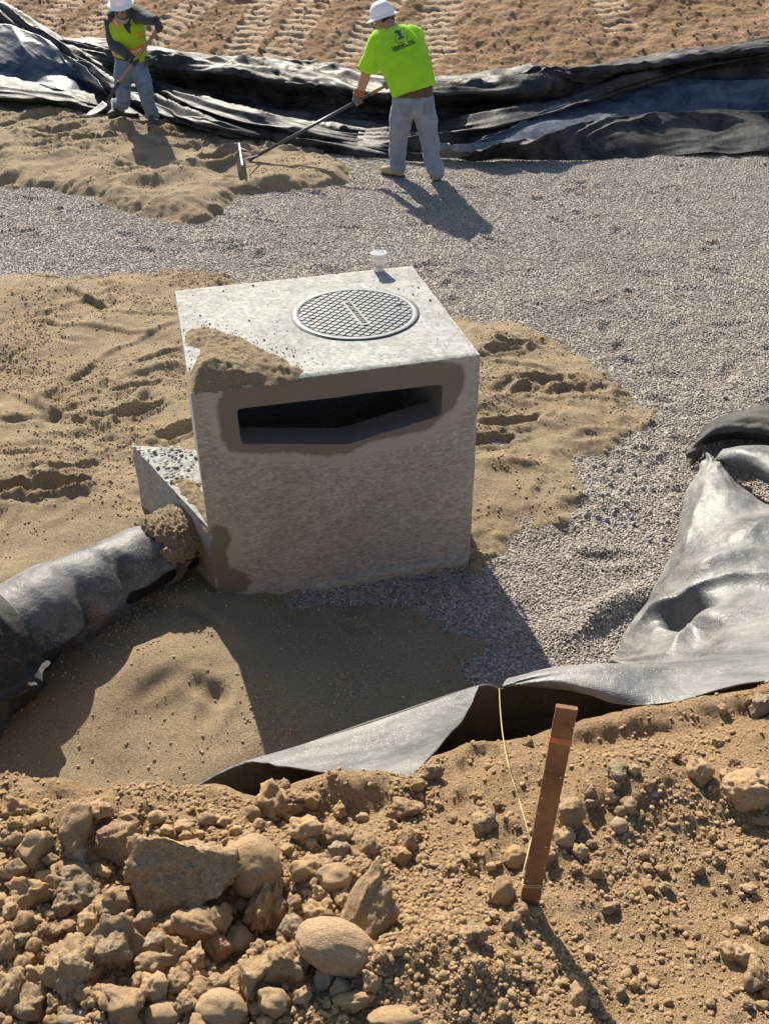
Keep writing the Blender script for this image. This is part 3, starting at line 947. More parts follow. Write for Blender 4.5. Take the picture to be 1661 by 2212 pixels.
AX = R(19.5)
d1, d2 = Vector((math.cos(AX + R(38.5)), math.sin(AX + R(38.5)))), Vector((math.cos(AX - R(38.5)), math.sin(AX - R(38.5))))
SP, GAP = .0345, .0078
holes = [Vector((-.349, 4.616)) - CC.xy, Vector((.077, 4.773)) - CC.xy]
pt_dir = Vector((math.cos(AX - math.pi / 2), math.sin(AX - math.pi / 2))); pt_perp = Vector((math.cos(AX), math.sin(AX)))
def clip_circle(pl, r):
    out = []
    k = len(pl)
    for i in range(k):
        a, b = pl[i], pl[(i + 1) % k]
        ia, ib = a.length <= r, b.length <= r
        if ia: out.append(a)
        if ia != ib:
            lo, hi = 0.0, 1.0
            for _ in range(18):
                mid = (lo + hi) / 2
                if ((a.lerp(b, mid).length <= r) == ia): lo = mid
                else: hi = mid
            out.append(a.lerp(b, lo))
    return out
cnt = 0
for i in range(-14, 15):
    for j in range(-14, 15):
        c = d1 * (i + .5) * SP + d2 * (j + .5) * SP
        if abs(c.dot(pt_dir)) < .152 and abs(c.dot(pt_perp)) < .0235: continue
        g = (SP - GAP / math.sin(R(77))) / 2
        pl = [c + d1 * g + d2 * g, c - d1 * g + d2 * g, c - d1 * g - d2 * g, c + d1 * g - d2 * g]
        pl = clip_circle(pl, RL - .001)
        if len(pl) < 3: continue
        area = abs(sum(pl[k].x * pl[(k + 1) % len(pl)].y - pl[(k + 1) % len(pl)].x * pl[k].y for k in range(len(pl)))) / 2
        if area < 4e-5: continue
        if any((c - h).length < .017 for h in holes): continue
        cm_ = sum(pl, Vector((0, 0))) / len(pl)
        if sum(pl[k].x * pl[(k + 1) % len(pl)].y - pl[(k + 1) % len(pl)].x * pl[k].y for k in range(len(pl))) < 0: pl = pl[::-1]
        k = len(pl)
        V = [(CC.x + p.x, CC.y + p.y, ZT + .001) for p in pl] + [(CC.x + p.x * .96 + cm_.x * .04, CC.y + p.y * .96 + cm_.y * .04, ZT + .0065) for p in pl]
        Fc = [tuple(range(k, 2 * k))] + [(q, (q + 1) % k, k + (q + 1) % k, k + q) for q in range(k)]
        adopt(mk('raised_diamond', V, Fc, M['iron'], None, False), cov)
        cnt += 1
print('diamonds', cnt)
for h in holes:
    adopt(vf_obj('pick_hole', lathe([(.013, .0085), (.012, .004), (.001, .0035)], CC + Vector((h.x, h.y, 0)), 20), M['iron_dark']), cov)
pc = box_vf((CC.x, CC.y, ZT + .004), (*(pt_dir * .156), 0), (*(pt_perp * .0235), 0), (0, 0, .0030))
adopt(vf_obj('name_plate', pc, M['iron'], None, False), cov)
def text_mesh(body, size, extrude=0.0, font_bold=0.0, shear=0, spacing=1.0):
    cu = bpy.data.curves.new('text', 'FONT')
    cu.body = body
    cu.size = size
    cu.extrude = extrude
    cu.offset = font_bold
    cu.shear = shear
    cu.space_character = spacing
    cu.align_x = 'CENTER'; cu.align_y = 'CENTER'
    cu.resolution_u = 3
    ob = bpy.data.objects.new('text', cu)
    COL.objects.link(ob)
    dg = bpy.context.evaluated_depsgraph_get()
    me = bpy.data.meshes.new_from_object(ob.evaluated_get(dg))
    bpy.data.objects.remove(ob)
    V = [v.co.copy() for v in me.vertices]
    Fc = [tuple(p.vertices) for p in me.polygons]
    bpy.data.meshes.remove(me)
    return V, Fc
tv, tf = text_mesh('STORM DRAIN', .038, .002, .0006)
tw = max(v.x for v in tv)
sx = .132 / tw
V = [(CC.x + pt_dir.x * v.x * sx + pt_perp.x * v.y, CC.y + pt_dir.y * v.x * sx + pt_perp.y * v.y, ZT + .0085 + v.z) for v in tv]
adopt(mk('lettering', V, tf, M['iron_dark'], None, False), cov)

# ---------------------------------------------------------------- paper cup and stirrer
cb = onz(818, 585, ZT)
cb.z = ZT + .001
cup = empty('paper_cup', cb)
tag(cup, 'white printed paper cup standing on the concrete box', 'cup')
M['paper'] = plain('cup_paper', (.86, .85, .82), .5, .4, var=.02)
M['cup_ink'] = plain('cup_ink', (.16, .17, .16), .6, .3, var=.05)
M['cup_ink2'] = plain('cup_ink_orange', (.55, .33, .16), .6, .3, var=.05)
HC, rb, rt = .102, .0265, .0415
pr = [(.001, .004), (rb, .004), (rb + .001, 0), (rb + .002, .002), (rt - .001, HC - .004), (rt + .002, HC - .003), (rt + .0025, HC), (rt, HC + .001), (rt - .002, HC - .003), (rb + .001, .012), (.001, .012)]
adopt(vf_obj('cup_wall', lathe(pr, cb, 40), M['paper']), cup)
def on_cup(v, f, hz, ang, mat, name):
    V = []
    for p in v:
        z = hz + p.y
        r = rb + .002 + (rt - rb - .003) * z / HC + .0006
        a = ang + p.x / r
        V.append((cb.x + r * math.cos(a), cb.y + r * math.sin(a), cb.z + z))
    adopt(mk(name, V, f, mat, None, False), cup)
AC = R(-90)
v, f = text_mesh('REWARDS', .0105, 0, .0002); on_cup(v, f, .035, AC - .35, M['cup_ink'], 'print')
def strip_vf(w, h, n=8):
    V = [Vector((-w / 2 + w * i / n, y, 0)) for i in range(n + 1) for y in (-h / 2, h / 2)]
    return V, [(2 * i, 2 * i + 2, 2 * i + 3, 2 * i + 1) for i in range(n)]
for (w, h, hz, a, mt) in [(.03, .0016, .054, AC - .75, 'cup_ink'), (.026, .0016, .045, AC - .75, 'cup_ink'), (.045, .0014, .027, AC - .35, 'cup_ink'), (.016, .0016, .028, AC + .72, 'cup_ink'), (.012, .0012, .033, AC + .75, 'cup_ink')] + [(.0045, .0045, .080, AC + q, 'cup_ink2') for q in (-.75, -.5, -.3, -.1, .12, .36, .6, .75)]:
    v, f = strip_vf(w, h); on_cup(v, f, hz, a, M[mt], 'print')
p0, p1 = cb + Vector((.006, .004, .014)), cb + Vector((-.034, .010, .148))
p1 = ony(804, 527, cb.y + .012)
st = vf_obj('stir_stick', bar_vf(p0, p1, .010, .0025, (0, 1, .2)), plain('white_plastic', (.8, .8, .84), .35, .5, var=.02), None, False, .0008)
tag(st, 'white plastic stir stick leaning in the paper cup', 'stir stick')

# ---------------------------------------------------------------- sand heaped on the slab
tp = [tuple(onz(a, b, ZT)[:2]) for a, b in [(402, 716), (440, 708), (500, 724), (560, 748), (612, 776), (652, 802), (642, 812), (590, 822), (500, 833), (416, 846), (408, 800), (432, 782), (440, 752), (404, 748)]]
xs, ys = np.arange(-1.1, -.15, .009), np.arange(3.85, 4.7, .009)
X, Y = np.meshgrid(xs, ys, indexing='ij')
d = poly_sd(X, Y, tp) + .02 * fbm(X * 9, Y * 9, 3, 91)
h = np.where(d > 0, .032 * (1 - np.exp(-np.maximum(d, 0) / .05)), d * .5)
for px, py, r, hh in [(445, 802, .10, .062), (520, 810, .08, .022), (500, 770, .15, .012)]:
    p = onz(px, py, ZT + .03); h += np.where(d > 0, hh, 0) * np.exp(-((X - p.x) ** 2 + (Y - p.y) ** 2) / r ** 2) * np.clip(d / .03, 0, 1)
h += np.where(d > 0, .012 * fbm(X * 20, Y * 20, 3, 92) + .01 * billow(X * 40, Y * 40, 2, 93), 0) * np.clip(d / .04, 0, 1)
sp = grid_obj('sand_heap', X, Y, ZT + h, M['sand'], h > -.006)
tag(sp, 'heap of sand spilled on the left corner of the concrete box', 'sand', kind='stuff')
# sand left on the collar
a0, a1 = onz(372, 1042, .47), onz(448, 1140, .47)
cp = [tuple(onz(a, b, .47)[:2]) for a, b in [(365, 1035), (400, 1030), (436, 1040), (449, 1090), (452, 1138), (438, 1118), (415, 1090), (390, 1065)]]
xs, ys = np.arange(-1.2, -.8, .008), np.arange(3.85, 4.6, .008)
X, Y = np.meshgrid(xs, ys, indexing='ij')
d = poly_sd(X, Y, cp) + .012 * fbm(X * 16, Y * 16, 2, 94)
h = np.where(d > 0, .05 * (1 - np.exp(-np.maximum(d, 0) / .05)) + .012 * fbm(X * 22, Y * 22, 3, 95) * np.clip(d / .03, 0, 1), d)
tag(grid_obj('sand_heap', X, Y, .455 + h, M['sand'], h > -.008), 'sand caught on the low concrete wedge beside the box', 'sand', kind='stuff')

# ---------------------------------------------------------------- pipe wrapped in liner
ax = Vector((-.674, -.739, -.012)).normalized()
P0 = Vector((-1.064, 4.064, .205)) - ax * .10
up_ = Vector((0, 0, 1)); sidev = ax.cross(up_).normalized()          # towards the far side
if sidev.y < 0: sidev = -sidev
pipe = empty('wrapped_pipe', (P0.x, P0.y, 0))
tag(pipe, 'drain pipe wrapped in black liner running into the concrete wedge', 'pipe')
adopt(vf_obj('pipe', tube_vf([P0 - ax * .05, P0 + ax * 1.9], [.13, .13], 40), plain('pipe_black', (.02, .02, .02), .5)), pipe)
def on_ground(a, b, up=.012):
    z = .05
    for _ in range(5):
        p = onz(a, b, z); z = float(ground_z(p.x, p.y)) + up
    return (p.x, p.y, z)
bpts = [tuple(onz(a, b, zz)) if zz else on_ground(a, b) for a, b, zz in [(402, 1222, .24), (394, 1239, .16), (334, 1273, 0), (257, 1330, 0), (222, 1353, 0), (183, 1399, 0), (128, 1407, 0), (94, 1447, 0), (28, 1510, 0), (-70, 1640, 0), (-200, 1800, 0)]]
bpts = catmull(np.array(bpts), 200)
btt = np.maximum.accumulate((bpts[:, 0] - P0.x) * ax.x + (bpts[:, 1] - P0.y) * ax.y)
def bnd_at(t):
    return Vector([float(np.interp(t, btt + np.arange(200) * 1e-6, bpts[:, k])) for k in range(3)])
def wrap_r(t): return .172 + .085 * min(1, t / .85)
ns, nf = 120, 70
V = []
for i in range(ns):
    s = i / (ns - 1)
    tx = .02 + 1.45 * s
    c = P0 + ax * tx
    r = wrap_r(tx) + .010 * float(pn(tx * 7, 1, 101))
    b = bnd_at(tx)
    for j in range(nf):
        t = j / (nf - 1)
        if t < .62:
            ph = R(205) + (R(12) - R(205)) * (t / .62)          # from far underside over the top to the near flank
            rr = r * (1 + .015 * float(fbm(tx * 6 + t * 2, t * 6, 3, 102)))
            for (q0, qw, qd) in ((.46, .05, .05), (.70, .045, .045), (.27, .04, .02)):
                rr -= qd * math.exp(-((tx - q0 - .05 * (t - .4)) / qw) ** 2) * max(0, min(1, (t - .33) * 5))
            last = c - sidev * (math.cos(ph) * rr) + up_ * (math.sin(ph) * rr)
            p = last
        else:
            q = (t - .62) / .38
            fold = (.035 * math.sin(tx * 15 + 1.0 * math.sin(tx * 8)) + .02 * float(ridge(tx * 5 + q * .6, q, 2, 109))) * math.sin(math.pi * min(1, q * .8 + .1)) * min(1, tx * 5)
            p = last.lerp(b, q) - sidev * fold + up_ * (.05 * math.sin(math.pi * q) * min(1, tx * 2))
            if q > .93: p.z -= .03 * (q - .93) / .07
        V.append(p)
wr = mk('liner_wrap', [tuple(p) for p in V], gridF(ns, nf), M['liner_pipe'], None, True)
adopt(wr, pipe)
# sand lying on the pipe next to the wedge
V, kp = [], []
for i in range(60):
    s = -.02 + .36 * i / 59
    c = P0 + ax * (.02 + .93 * s)
    for j in range(60):
        ph = R(125) + (R(-8) - R(125)) * j / 59
        e = 1.0 - max(0, (s - .13) / .11) ** 2 - max(0, (.12 - j / 59) / .14) ** 2 - max(0, (j / 59 - .70 + .5 * max(0, .16 - s)) / .2) ** 2
        if s < .06: e += (.06 - s) * 6
        e += .75 * float(fbm(s * 13, j * .10, 3, 103)) - .1
        hgt = .034 * math.tanh(max(0, e) * 1.6) + (.012 * float(fbm(s * 60, j * .5, 2, 104)) if e > 0 else e * .04)
        rr = wrap_r(.02 + .93 * s) + .002 + hgt
        V.append(c - sidev * (math.cos(ph) * rr) + up_ * (math.sin(ph) * rr)); kp.append(e > -.15)
Fq = gridF(60, 60); kp = np.array(kp)
o = mk('sand_heap', [tuple(p) for p in V], Fq[kp[Fq].all(1)], M['sand'], None, True)
tag(o, 'clump of sand lying on the wrapped pipe', 'sand', kind='stuff')
# loose black liner bunched at the far end of the pipe
ns, nf = 80, 70
V = []
for i in range(ns):
    s = i / (ns - 1)
    tx = 1.0 + .75 * s
    c = P0 + ax * tx
    b = bnd_at(tx)
    for j in range(nf):
        t = j / (nf - 1)
        fold = .02 + .06 * max(0, float(ridge(tx * 4.5 + t * 1.6, t * 1.1, 3, 105))) * min(1, s * 8 + .2)
        if t < .6:
            ph = R(200) + (R(12) - R(200)) * (t / .6); rr = wrap_r(tx) + fold
            last = c - sidev * (math.cos(ph) * rr) + up_ * (math.sin(ph) * rr)
            p = last
        else:
            q = (t - .6) / .4
            p = last.lerp(b, q) - sidev * (fold * 1.2 + .03) + up_ * (.05 * math.sin(math.pi * q) + .02)
            if q > .8: p.z -= .12 * (q - .8) / .2
        V.append(p)
o = mk('liner_bundle', [tuple(p) for p in V], gridF(ns, nf), M['geotextile'], None, True)
tag(o, 'creased black liner bunched past the end of the wrapped pipe', 'liner')
# ================================================================ LINERS
def base_z(x, y):
    return max(float(ground_z(x, y)), float(zslope0(x, y)))
def march(px, py, lift):
    d = ray(px, py)
    t = 6.0
    step = .08
    while t < 40:
        p = Vector((d.x * t, d.y * t, CAM_Z + d.z * t))
        if p.z < base_z(p.x, p.y) + lift: break
        t += step
    t -= step
    for _ in range(20):
        step *= .5
        p = Vector((d.x * t, d.y * t, CAM_Z + d.z * t))
        if p.z >= base_z(p.x, p.y) + lift: t += step
        else: t -= step
    return Vector((d.x * t, d.y * t, CAM_Z + d.z * t))

def sheet(name, ctrl, n, m_, mat, folds=None, thick=0.004):
    """ctrl: rows x cols of world points -> smooth sheet, folds(S,T,P) gives displacement along the normal"""
    C = np.array([[tuple(p) for p in row] for row in ctrl])
    P = catmull(C, n)
    P = np.swapaxes(catmull(np.swapaxes(P, 0, 1), m_), 0, 1)          # n rows, m cols
    if folds is not None:
        S = np.cumsum(np.r_[0, np.linalg.norm(np.diff(P[n // 2], axis=0), axis=1)])
        T = np.cumsum(np.r_[0, np.linalg.norm(np.diff(P[:, m_ // 2], axis=0), axis=1)])
        SS, TT = np.meshgrid(S, T)
        gu, gv = np.gradient(P, axis=1), np.gradient(P, axis=0)
        N = np.cross(gu, gv)
        N /= np.linalg.norm(N, axis=-1, keepdims=True) + 1e-9
        N *= np.sign(N[..., 2:3] + 1e-9)
        P = P + N * folds(SS, TT, P)[..., None]
    o = mk(name, P.reshape(-1, 3), gridF(n, m_), mat, None, True)
    if thick:
        sm = o.modifiers.new('thickness', 'SOLIDIFY'); sm.thickness = thick; sm.offset = 0
    return o

def lerp_px(lst, x):
    a = np.array(lst, float)
    return float(np.interp(x, a[:, 0], a[:, 1]))
TOPE = [(-300, -60), (-80, -30), (0, 20), (60, 62), (100, 76), (150, 86), (240, 98), (330, 112), (420, 120), (500, 130), (600, 134), (700, 140), (735, 150), (770, 168), (830, 176), (900, 180), (960, 176), (1050, 168), (1100, 164), (1200, 158), (1300, 150), (1400, 132), (1500, 112), (1661, 92), (1900, 60)]
BOTE = [(-300, 205), (0, 218), (100, 222), (230, 242), (330, 255), (400, 262), (480, 282), (560, 300), (700, 322), (800, 336), (870, 335), (930, 322), (1000, 312), (1100, 318), (1250, 320), (1400, 318), (1661, 318), (1900, 320)]
colx = [-200, -80, 20, 110, 200, 290, 380, 470, 560, 650, 740, 830, 920, 1020, 1130, 1250, 1380, 1520, 1680, 1850]
rows = []
LIFT = [(0.0, .015), (.14, .10), (.30, .13), (.46, .12), (.60, .20), (.78, .42), (.93, .42), (1.0, .34), (1.03, .02)]
for fr_, lf in LIFT:
    row = []
    for x in colx:
        yb, yt = lerp_px(BOTE, x), lerp_px(TOPE, x)
        l = lf
        if x < 230 and fr_ > .25: l = lf * .45
        if 330 < x < 800 and .25 < fr_ < .55: l = lf * .55              # the shallow dished part
        if x > 1150 and .05 < fr_ < .8: l = lf * .5
        row.append(march(x, yb + (yt - yb) * fr_, l))
    rows.append(row)
def tri(ph, k=1.4):
    f = ph - np.floor(ph)
    return (1 - np.abs(2 * f - 1)) ** k
def creases(S, T, f, seed, dirn=0.0, warp=.5, k=1.6, sparse=.0):
    """sharp-crested folds running along S, appearing and dying out"""
    w = warp * fbm(S * .55, T * .55, 3, seed) + .12 * warp * fbm(S * 2.4, T * 2.4, 2, seed + 1)
    amp = sst(-.25 + sparse, .45 + sparse, pn(S * .5, T * 1.7, seed + 2) + .5 * pn(S * 1.3, T * 3, seed + 3))
    return tri(T * f + dirn * S + w * f * .45, k) * amp
def fold_main(S, T, P):
    tt = T / T.max()
    env = np.clip(np.sin(np.pi * np.clip(tt, 0.0, 1)), 0, 1) ** .5
    low = sst(.5, .15, tt); high = sst(.45, .7, tt)
    f = .10 * low * creases(S, T, 2.6, 112, .06) + .05 * creases(S, T, 4.5, 113, .12, .7)
    f = f + high * (.12 * creases(S * .5, T, 1.2, 114, .75, .9) + .07 * creases(S, T, 2.0, 115, 1.3, 1.0) + .03 * creases(S, T, 4, 116, 3.0, 1.2))
    f = f + .008 * creases(S, T, 9, 117, .5, 1.0) + .007 * creases(S, T, 6, 118, 5, 1.0) + .05 * fbm(S * .8, T * .8, 2, 119)
    return env * f
back = empty('geomembrane_liner', (0, 11.8, .15))
tag(back, 'long black plastic liner heaped in folds along the foot of the dirt slope', 'liner')
adopt(sheet('sheet', rows, 150, 640, M['liner_black'], fold_main), back)

def fold_strip(name, path, nr, mat, parent, seed, n=30, m_=300, hgt=.12, edge=.3):
    """bunched liner running along a path in the photograph, standing on what lies beneath; path: x, y, half width, height"""
    ctrl = []
    for k in range(5):
        f = -1 + k / 2
        row = []
        for (x, y, hw, lf) in path:
            l = lf * edge if abs(f) == 1 else (lf * .85 if abs(f) == .5 else lf)
            row.append(march(x, y - f * hw, l))
        ctrl.append(row)
    def fo(S, T, P):
        tt = T / T.max()
        env = np.sin(np.pi * np.clip(tt, .02, .98)) ** .6
        w = .6 * fbm(S * .6, tt * 1.5, 3, seed)
        am = .45 + .55 * sst(-.4, .4, pn(S * .6, tt * nr, seed + 4))
        return env * (hgt * am * tri(tt * nr + w, 1.5) + .022 * tri(tt * nr * 2.3 + w * 2 + S * .15, 1.4) + .006 * tri(tt * nr * 5 + w * 3 + S * .6, 1.3) - hgt * .4)
    o = sheet(name, ctrl, n * 3, m_, mat, fo)
    adopt(o, parent)
    return o
fold_strip('bunched_fold', [(-90, -40, 26, .4), (0, 22, 26, .4), (60, 62, 26, .38), (110, 95, 24, .36), (170, 135, 24, .34), (240, 178, 22, .28), (310, 214, 20, .16), (390, 248, 18, .14), (470, 275, 14, .12), (560, 296, 10, .06)], 4.3, M['liner_black'], back, 121, hgt=.15)
fold_strip('bunched_fold', [(330, 190, 16, .12), (400, 215, 20, .2), (500, 246, 20, .2), (600, 270, 18, .18), (720, 293, 16, .14), (840, 306, 12, .07), (930, 310, 8, .03)], 3.6, M['liner_black'], back, 131, hgt=.12)
fold_strip('bunched_fold', [(-100, 198, 18, .15), (0, 200, 18, .15), (80, 206, 17, .14), (150, 214, 16, .12), (220, 230, 12, .08), (300, 246, 8, .03)], 3.4, M['liner_black'], back, 141, hgt=.11)
fold_strip('bunched_fold', [(1850, 62, 28, .38), (1661, 108, 28, .38), (1520, 135, 28, .38), (1400, 165, 28, .36), (1300, 195, 28, .34), (1200, 228, 28, .30), (1100, 256, 26, .25), (1000, 274, 22, .2), (900, 288, 14, .08)], 3.4, M['liner_black'], back, 151, hgt=.14)

def panel(name, pts_rows, lifts, mat, label, seed, amp=.02, n=60, m_=120, sc=1.0):
    ctrl = [[march(x, y, l) for (x, y), l in zip(r, lr)] for r, lr in zip(pts_rows, lifts)]
    o = sheet(name, ctrl, n, m_, mat, lambda S, T, P: amp * (1.6 * creases(S, T, 1.1 * sc, seed, .9) + 1.2 * fbm(S * .9, T * .9, 2, seed + 1) + .8 * creases(S, T, 2.6 * sc, seed + 2, -1.4, 1.0) + .35 * creases(S, T, 6 * sc, seed + 5, 2.4, 1.0)))
    tag(o, label, 'liner')
    return o
pl = panel('liner_sheet', [[(-140, 185), (0, 178), (70, 186), (140, 196), (200, 204), (240, 212)], [(-140, 140), (0, 142), (70, 150), (140, 165), (190, 182), (232, 202)], [(-140, 95), (0, 100), (60, 110), (120, 132), (170, 160), (222, 190)], [(-140, 40), (0, 52), (55, 66), (100, 86), (150, 122), (212, 172)]],
      [[.12] * 6, [.22] * 6, [.30] * 6, [.36] * 6], M['liner_blue'], 'smooth shiny blue grey liner sheet lying left of the worker with the shovel', 161, .022)
pr = panel('liner_sheet', [[(1000, 322), (1150, 312), (1300, 290), (1420, 268), (1550, 262), (1800, 262)], [(1030, 305), (1180, 285), (1310, 260), (1430, 240), (1560, 235), (1800, 235)], [(1090, 282), (1220, 248), (1330, 222), (1440, 205), (1570, 204), (1800, 204)], [(1150, 252), (1270, 205), (1360, 178), (1460, 170), (1580, 172), (1800, 172)]],
      [[.08] * 6, [.14] * 6, [.2] * 6, [.24] * 6], M['liner_blue'], 'dark blue grey liner sheet spread under the rolled fold at the right', 171, .022)
lo = panel('liner_sheet', [[(990, 352), (1100, 346), (1250, 346), (1400, 338), (1540, 336), (1800, 336)], [(1020, 340), (1120, 330), (1260, 318), (1400, 308), (1540, 304), (1800, 304)], [(1050, 328), (1150, 312), (1270, 288), (1400, 276), (1530, 272), (1800, 272)], [(1080, 318), (1170, 298), (1280, 262), (1400, 248), (1460, 240), (1800, 236)]],
      [[.01] * 6, [.10] * 6, [.18] * 6, [.22, .22, .26, .28, .3, .3]], M['liner_black'], 'dull black liner sheet lying on the gravel at the far right', 181, .035, sc=1.2)
cg = panel('liner_sheet', [[(930, 342), (1000, 345), (1060, 346), (1110, 344)], [(930, 328), (1000, 328), (1070, 326), (1115, 322)], [(940, 312), (1010, 310), (1080, 306), (1120, 304)]],
      [[.01] * 4, [.10] * 4, [.18] * 4], m_liner('liner_dusty', (.06, .08, .11), (.30, .31, .33), .5, .5, dscale=9), 'dusty pale liner scrap showing at the gravel edge behind the raking worker', 191, .02, 30, 50)
cg2 = panel('liner_sheet', [[(700, 330), (800, 340), (880, 348), (935, 350)], [(690, 318), (790, 328), (880, 337), (935, 341)], [(620, 296), (740, 312), (860, 326), (930, 333)]],
      [[.01] * 4, [.05] * 4, [.09] * 4], M['liner_black'], 'low flat strip of black liner at the raking worker\'s feet', 195, .02, 24, 60)

# ---------------------------------------------------------------- grey reinforced liner at the right, climbing to the foreground lip
def cz(rows): return [[onz(x, y, z) for (x, y, z) in r] for r in rows]
G_ = [
    [(1526, 985, .08), (1531, 985, .10), (1536, 988, .11), (1541, 991, .10), (1546, 996, .07)],
    [(1486, 1075, .03), (1528, 1068, .15), (1568, 1072, .20), (1605, 1080, .18), (1636, 1090, .13)],
    [(1459, 1180, .03), (1518, 1178, .19), (1575, 1172, .27), (1640, 1172, .31), (1730, 1180, .33)],
    [(1414, 1265, .03), (1480, 1258, .24), (1555, 1262, .33), (1640, 1260, .41), (1745, 1262, .47)],
    [(1378, 1343, .03), (1425, 1335, .22), (1490, 1330, .30), (1575, 1310, .46), (1745, 1318, .60)],
    [(1350, 1390, .03), (1400, 1385, .24), (1500, 1378, .34), (1580, 1360, .54), (1745, 1360, .68)],
    [(1328, 1428, .04), (1390, 1424, .27), (1500, 1420, .46), (1585, 1405, .68), (1745, 1395, .80)],
    [(1312, 1462, .05), (1385, 1462, .30), (1500, 1452, .70), (1588, 1436, .93), (1745, 1424, .98)]]
gl = empty('geomembrane_liner', (1.4, 3.6, 0))
tag(gl, 'dusty grey reinforced liner climbing the right bank to a curled lip', 'liner')
def fold_g(S, T, P):
    f = .05 * creases(S, T, .9, 201, .7, .9) + .032 * creases(S, T, 1.9, 203, -1.2, 1.0) + .010 * creases(S, T, 5, 204, 1.6, 1.2) + .006 * fbm(S * 5, T * 5, 3, 202)
    def seg(a, b, za, zb, wl, h, soft=.3):
        p, q = onz(*a, za), onz(*b, zb)
        d = np.array([q.x - p.x, q.y - p.y]); L = np.linalg.norm(d); d = d / L
        u = (P[..., 0] - p.x) * d[0] + (P[..., 1] - p.y) * d[1]; v = -(P[..., 0] - p.x) * d[1] + (P[..., 1] - p.y) * d[0]
        e = sst(-soft * L, soft * L, u) * sst(L + soft * L, L - soft * L, u)
        return h * np.exp(-np.abs(v / wl) ** 1.3) * e
    f = f - seg((1505, 1300), (1450, 1345), .34, .28, .055, .21) + seg((1580, 1268), (1400, 1345), .40, .16, .05, .085) + seg((1530, 1330), (1455, 1420), .42, .36, .05, .07)
    f = f + seg((1745, 1262), (1560, 1275), .47, .36, .05, .07) + seg((1530, 1050), (1480, 1200), .14, .10, .05, .03) + seg((1640, 1200), (1500, 1260), .33, .25, .06, .04)
    return f
adopt(sheet('sheet', cz(G_), 170, 110, M['liner_grey'], fold_g), gl)
LIPR = [
    [(1120, 1470, .35), (1210, 1455, .40), (1330, 1440, .45), (1450, 1432, .52), (1585, 1408, .62), (1745, 1396, .74)],
    [(1100, 1464, .72), (1190, 1449, .76), (1300, 1440, .80), (1440, 1434, .82), (1590, 1418, .84), (1745, 1405, .88)],
    [(1086, 1479, .95), (1172, 1448, .99), (1290, 1437, 1.01), (1440, 1446, .98), (1590, 1432, 1.0), (1745, 1420, 1.02)],
    [(1087, 1481, .97), (1200, 1462, 1.03), (1320, 1462, 1.04), (1450, 1474, 1.03), (1590, 1455, 1.06), (1745, 1440, 1.08)],
    [(1090, 1480, .97), (1222, 1478, 1.03), (1335, 1496, 1.04), (1455, 1497, 1.06), (1590, 1470, 1.10), (1745, 1452, 1.12)],
    [(1093, 1478, .96), (1236, 1491, 1.01), (1342, 1522, 1.02), (1455, 1515, 1.07), (1590, 1480, 1.12), (1745, 1464, 1.14)]]
adopt(sheet('lip', cz(LIPR), 120, 150, M['liner_grey'], lambda S, T, P: .006 * fbm(S * 2, T * 2, 2, 205) + .006 * creases(S, T, 3, 206, 1.5, 1.0) + .002 * fbm(S * 9, T * 9, 2, 206)), gl)

# ---------------------------------------------------------------- liner wave and turned-over flap in the middle foreground
wl = empty('geomembrane_liner', (.1, 2.3, 0))
tag(wl, 'shiny grey liner flap turned over at the pit edge behind the dirt bank', 'liner')
crest = [(424, 1699, .98), (470, 1672, .99), (530, 1646, 1.0), (640, 1611, 1.0), (760, 1571, 1.0), (880, 1531, 1.0), (1000, 1490, 1.0), (1034, 1480, 1.0), (1056, 1478, .99), (1078, 1487, .96)]
cw = [onz(*c) for c in crest]
ctrl = [[Vector((p.x, p.y + .42, -.06)) for p in cw], [Vector((p.x, p.y + .26, .30)) for p in cw], [Vector((p.x, p.y + .09, p.z - .16)) for p in cw], [Vector(p) for p in cw], [Vector((p.x, p.y - .03, p.z - .03)) for p in cw], [Vector((p.x, p.y - .06, p.z - .18)) for p in cw], [Vector((p.x, p.y - .13, p.z - .55)) for p in cw]]
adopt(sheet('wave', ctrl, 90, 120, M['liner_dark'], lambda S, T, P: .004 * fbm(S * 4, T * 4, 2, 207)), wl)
fc = [[onz(522, 1650, 1.005), onz(650, 1609, 1.008), onz(780, 1566, 1.008), onz(900, 1526, 1.008), onz(1000, 1492, 1.008), onz(1034, 1482, 1.008)],
      [onz(560, 1648, 1.04), onz(680, 1620, 1.06), onz(800, 1590, 1.08), onz(900, 1562, 1.09), onz(985, 1532, 1.09), onz(1016, 1520, 1.09)],
      [onz(610, 1655, 1.10), onz(710, 1642, 1.15), onz(805, 1622, 1.18), onz(890, 1602, 1.20), onz(955, 1586, 1.20), onz(982, 1574, 1.19)],
      [onz(680, 1664, 1.19), onz(760, 1660, 1.24), onz(825, 1652, 1.28), onz(880, 1642, 1.30), onz(925, 1634, 1.31), onz(942, 1624, 1.30)],
      [onz(760, 1674, 1.27), onz(805, 1679, 1.31), onz(845, 1683, 1.35), onz(880, 1687, 1.38), onz(888, 1684, 1.38), onz(902, 1667, 1.36)]]
adopt(sheet('flap', fc, 90, 120, M['liner_grey'], lambda S, T, P: .010 * fbm(S * 3, T * 3, 2, 208) + .007 * creases(S, T, 4, 209, 2.0, 1.2)), wl)
# inner lining under the right lip, in shade
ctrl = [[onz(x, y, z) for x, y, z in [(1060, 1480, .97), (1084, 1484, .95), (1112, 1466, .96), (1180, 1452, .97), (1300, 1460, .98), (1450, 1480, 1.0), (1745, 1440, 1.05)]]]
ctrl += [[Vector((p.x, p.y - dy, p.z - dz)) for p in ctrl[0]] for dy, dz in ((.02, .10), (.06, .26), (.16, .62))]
adopt(sheet('inner_face', ctrl, 50, 90, M['liner_dark'], lambda S, T, P: .012 * ridge(S * 2, T * 2, 2, 210)), gl)

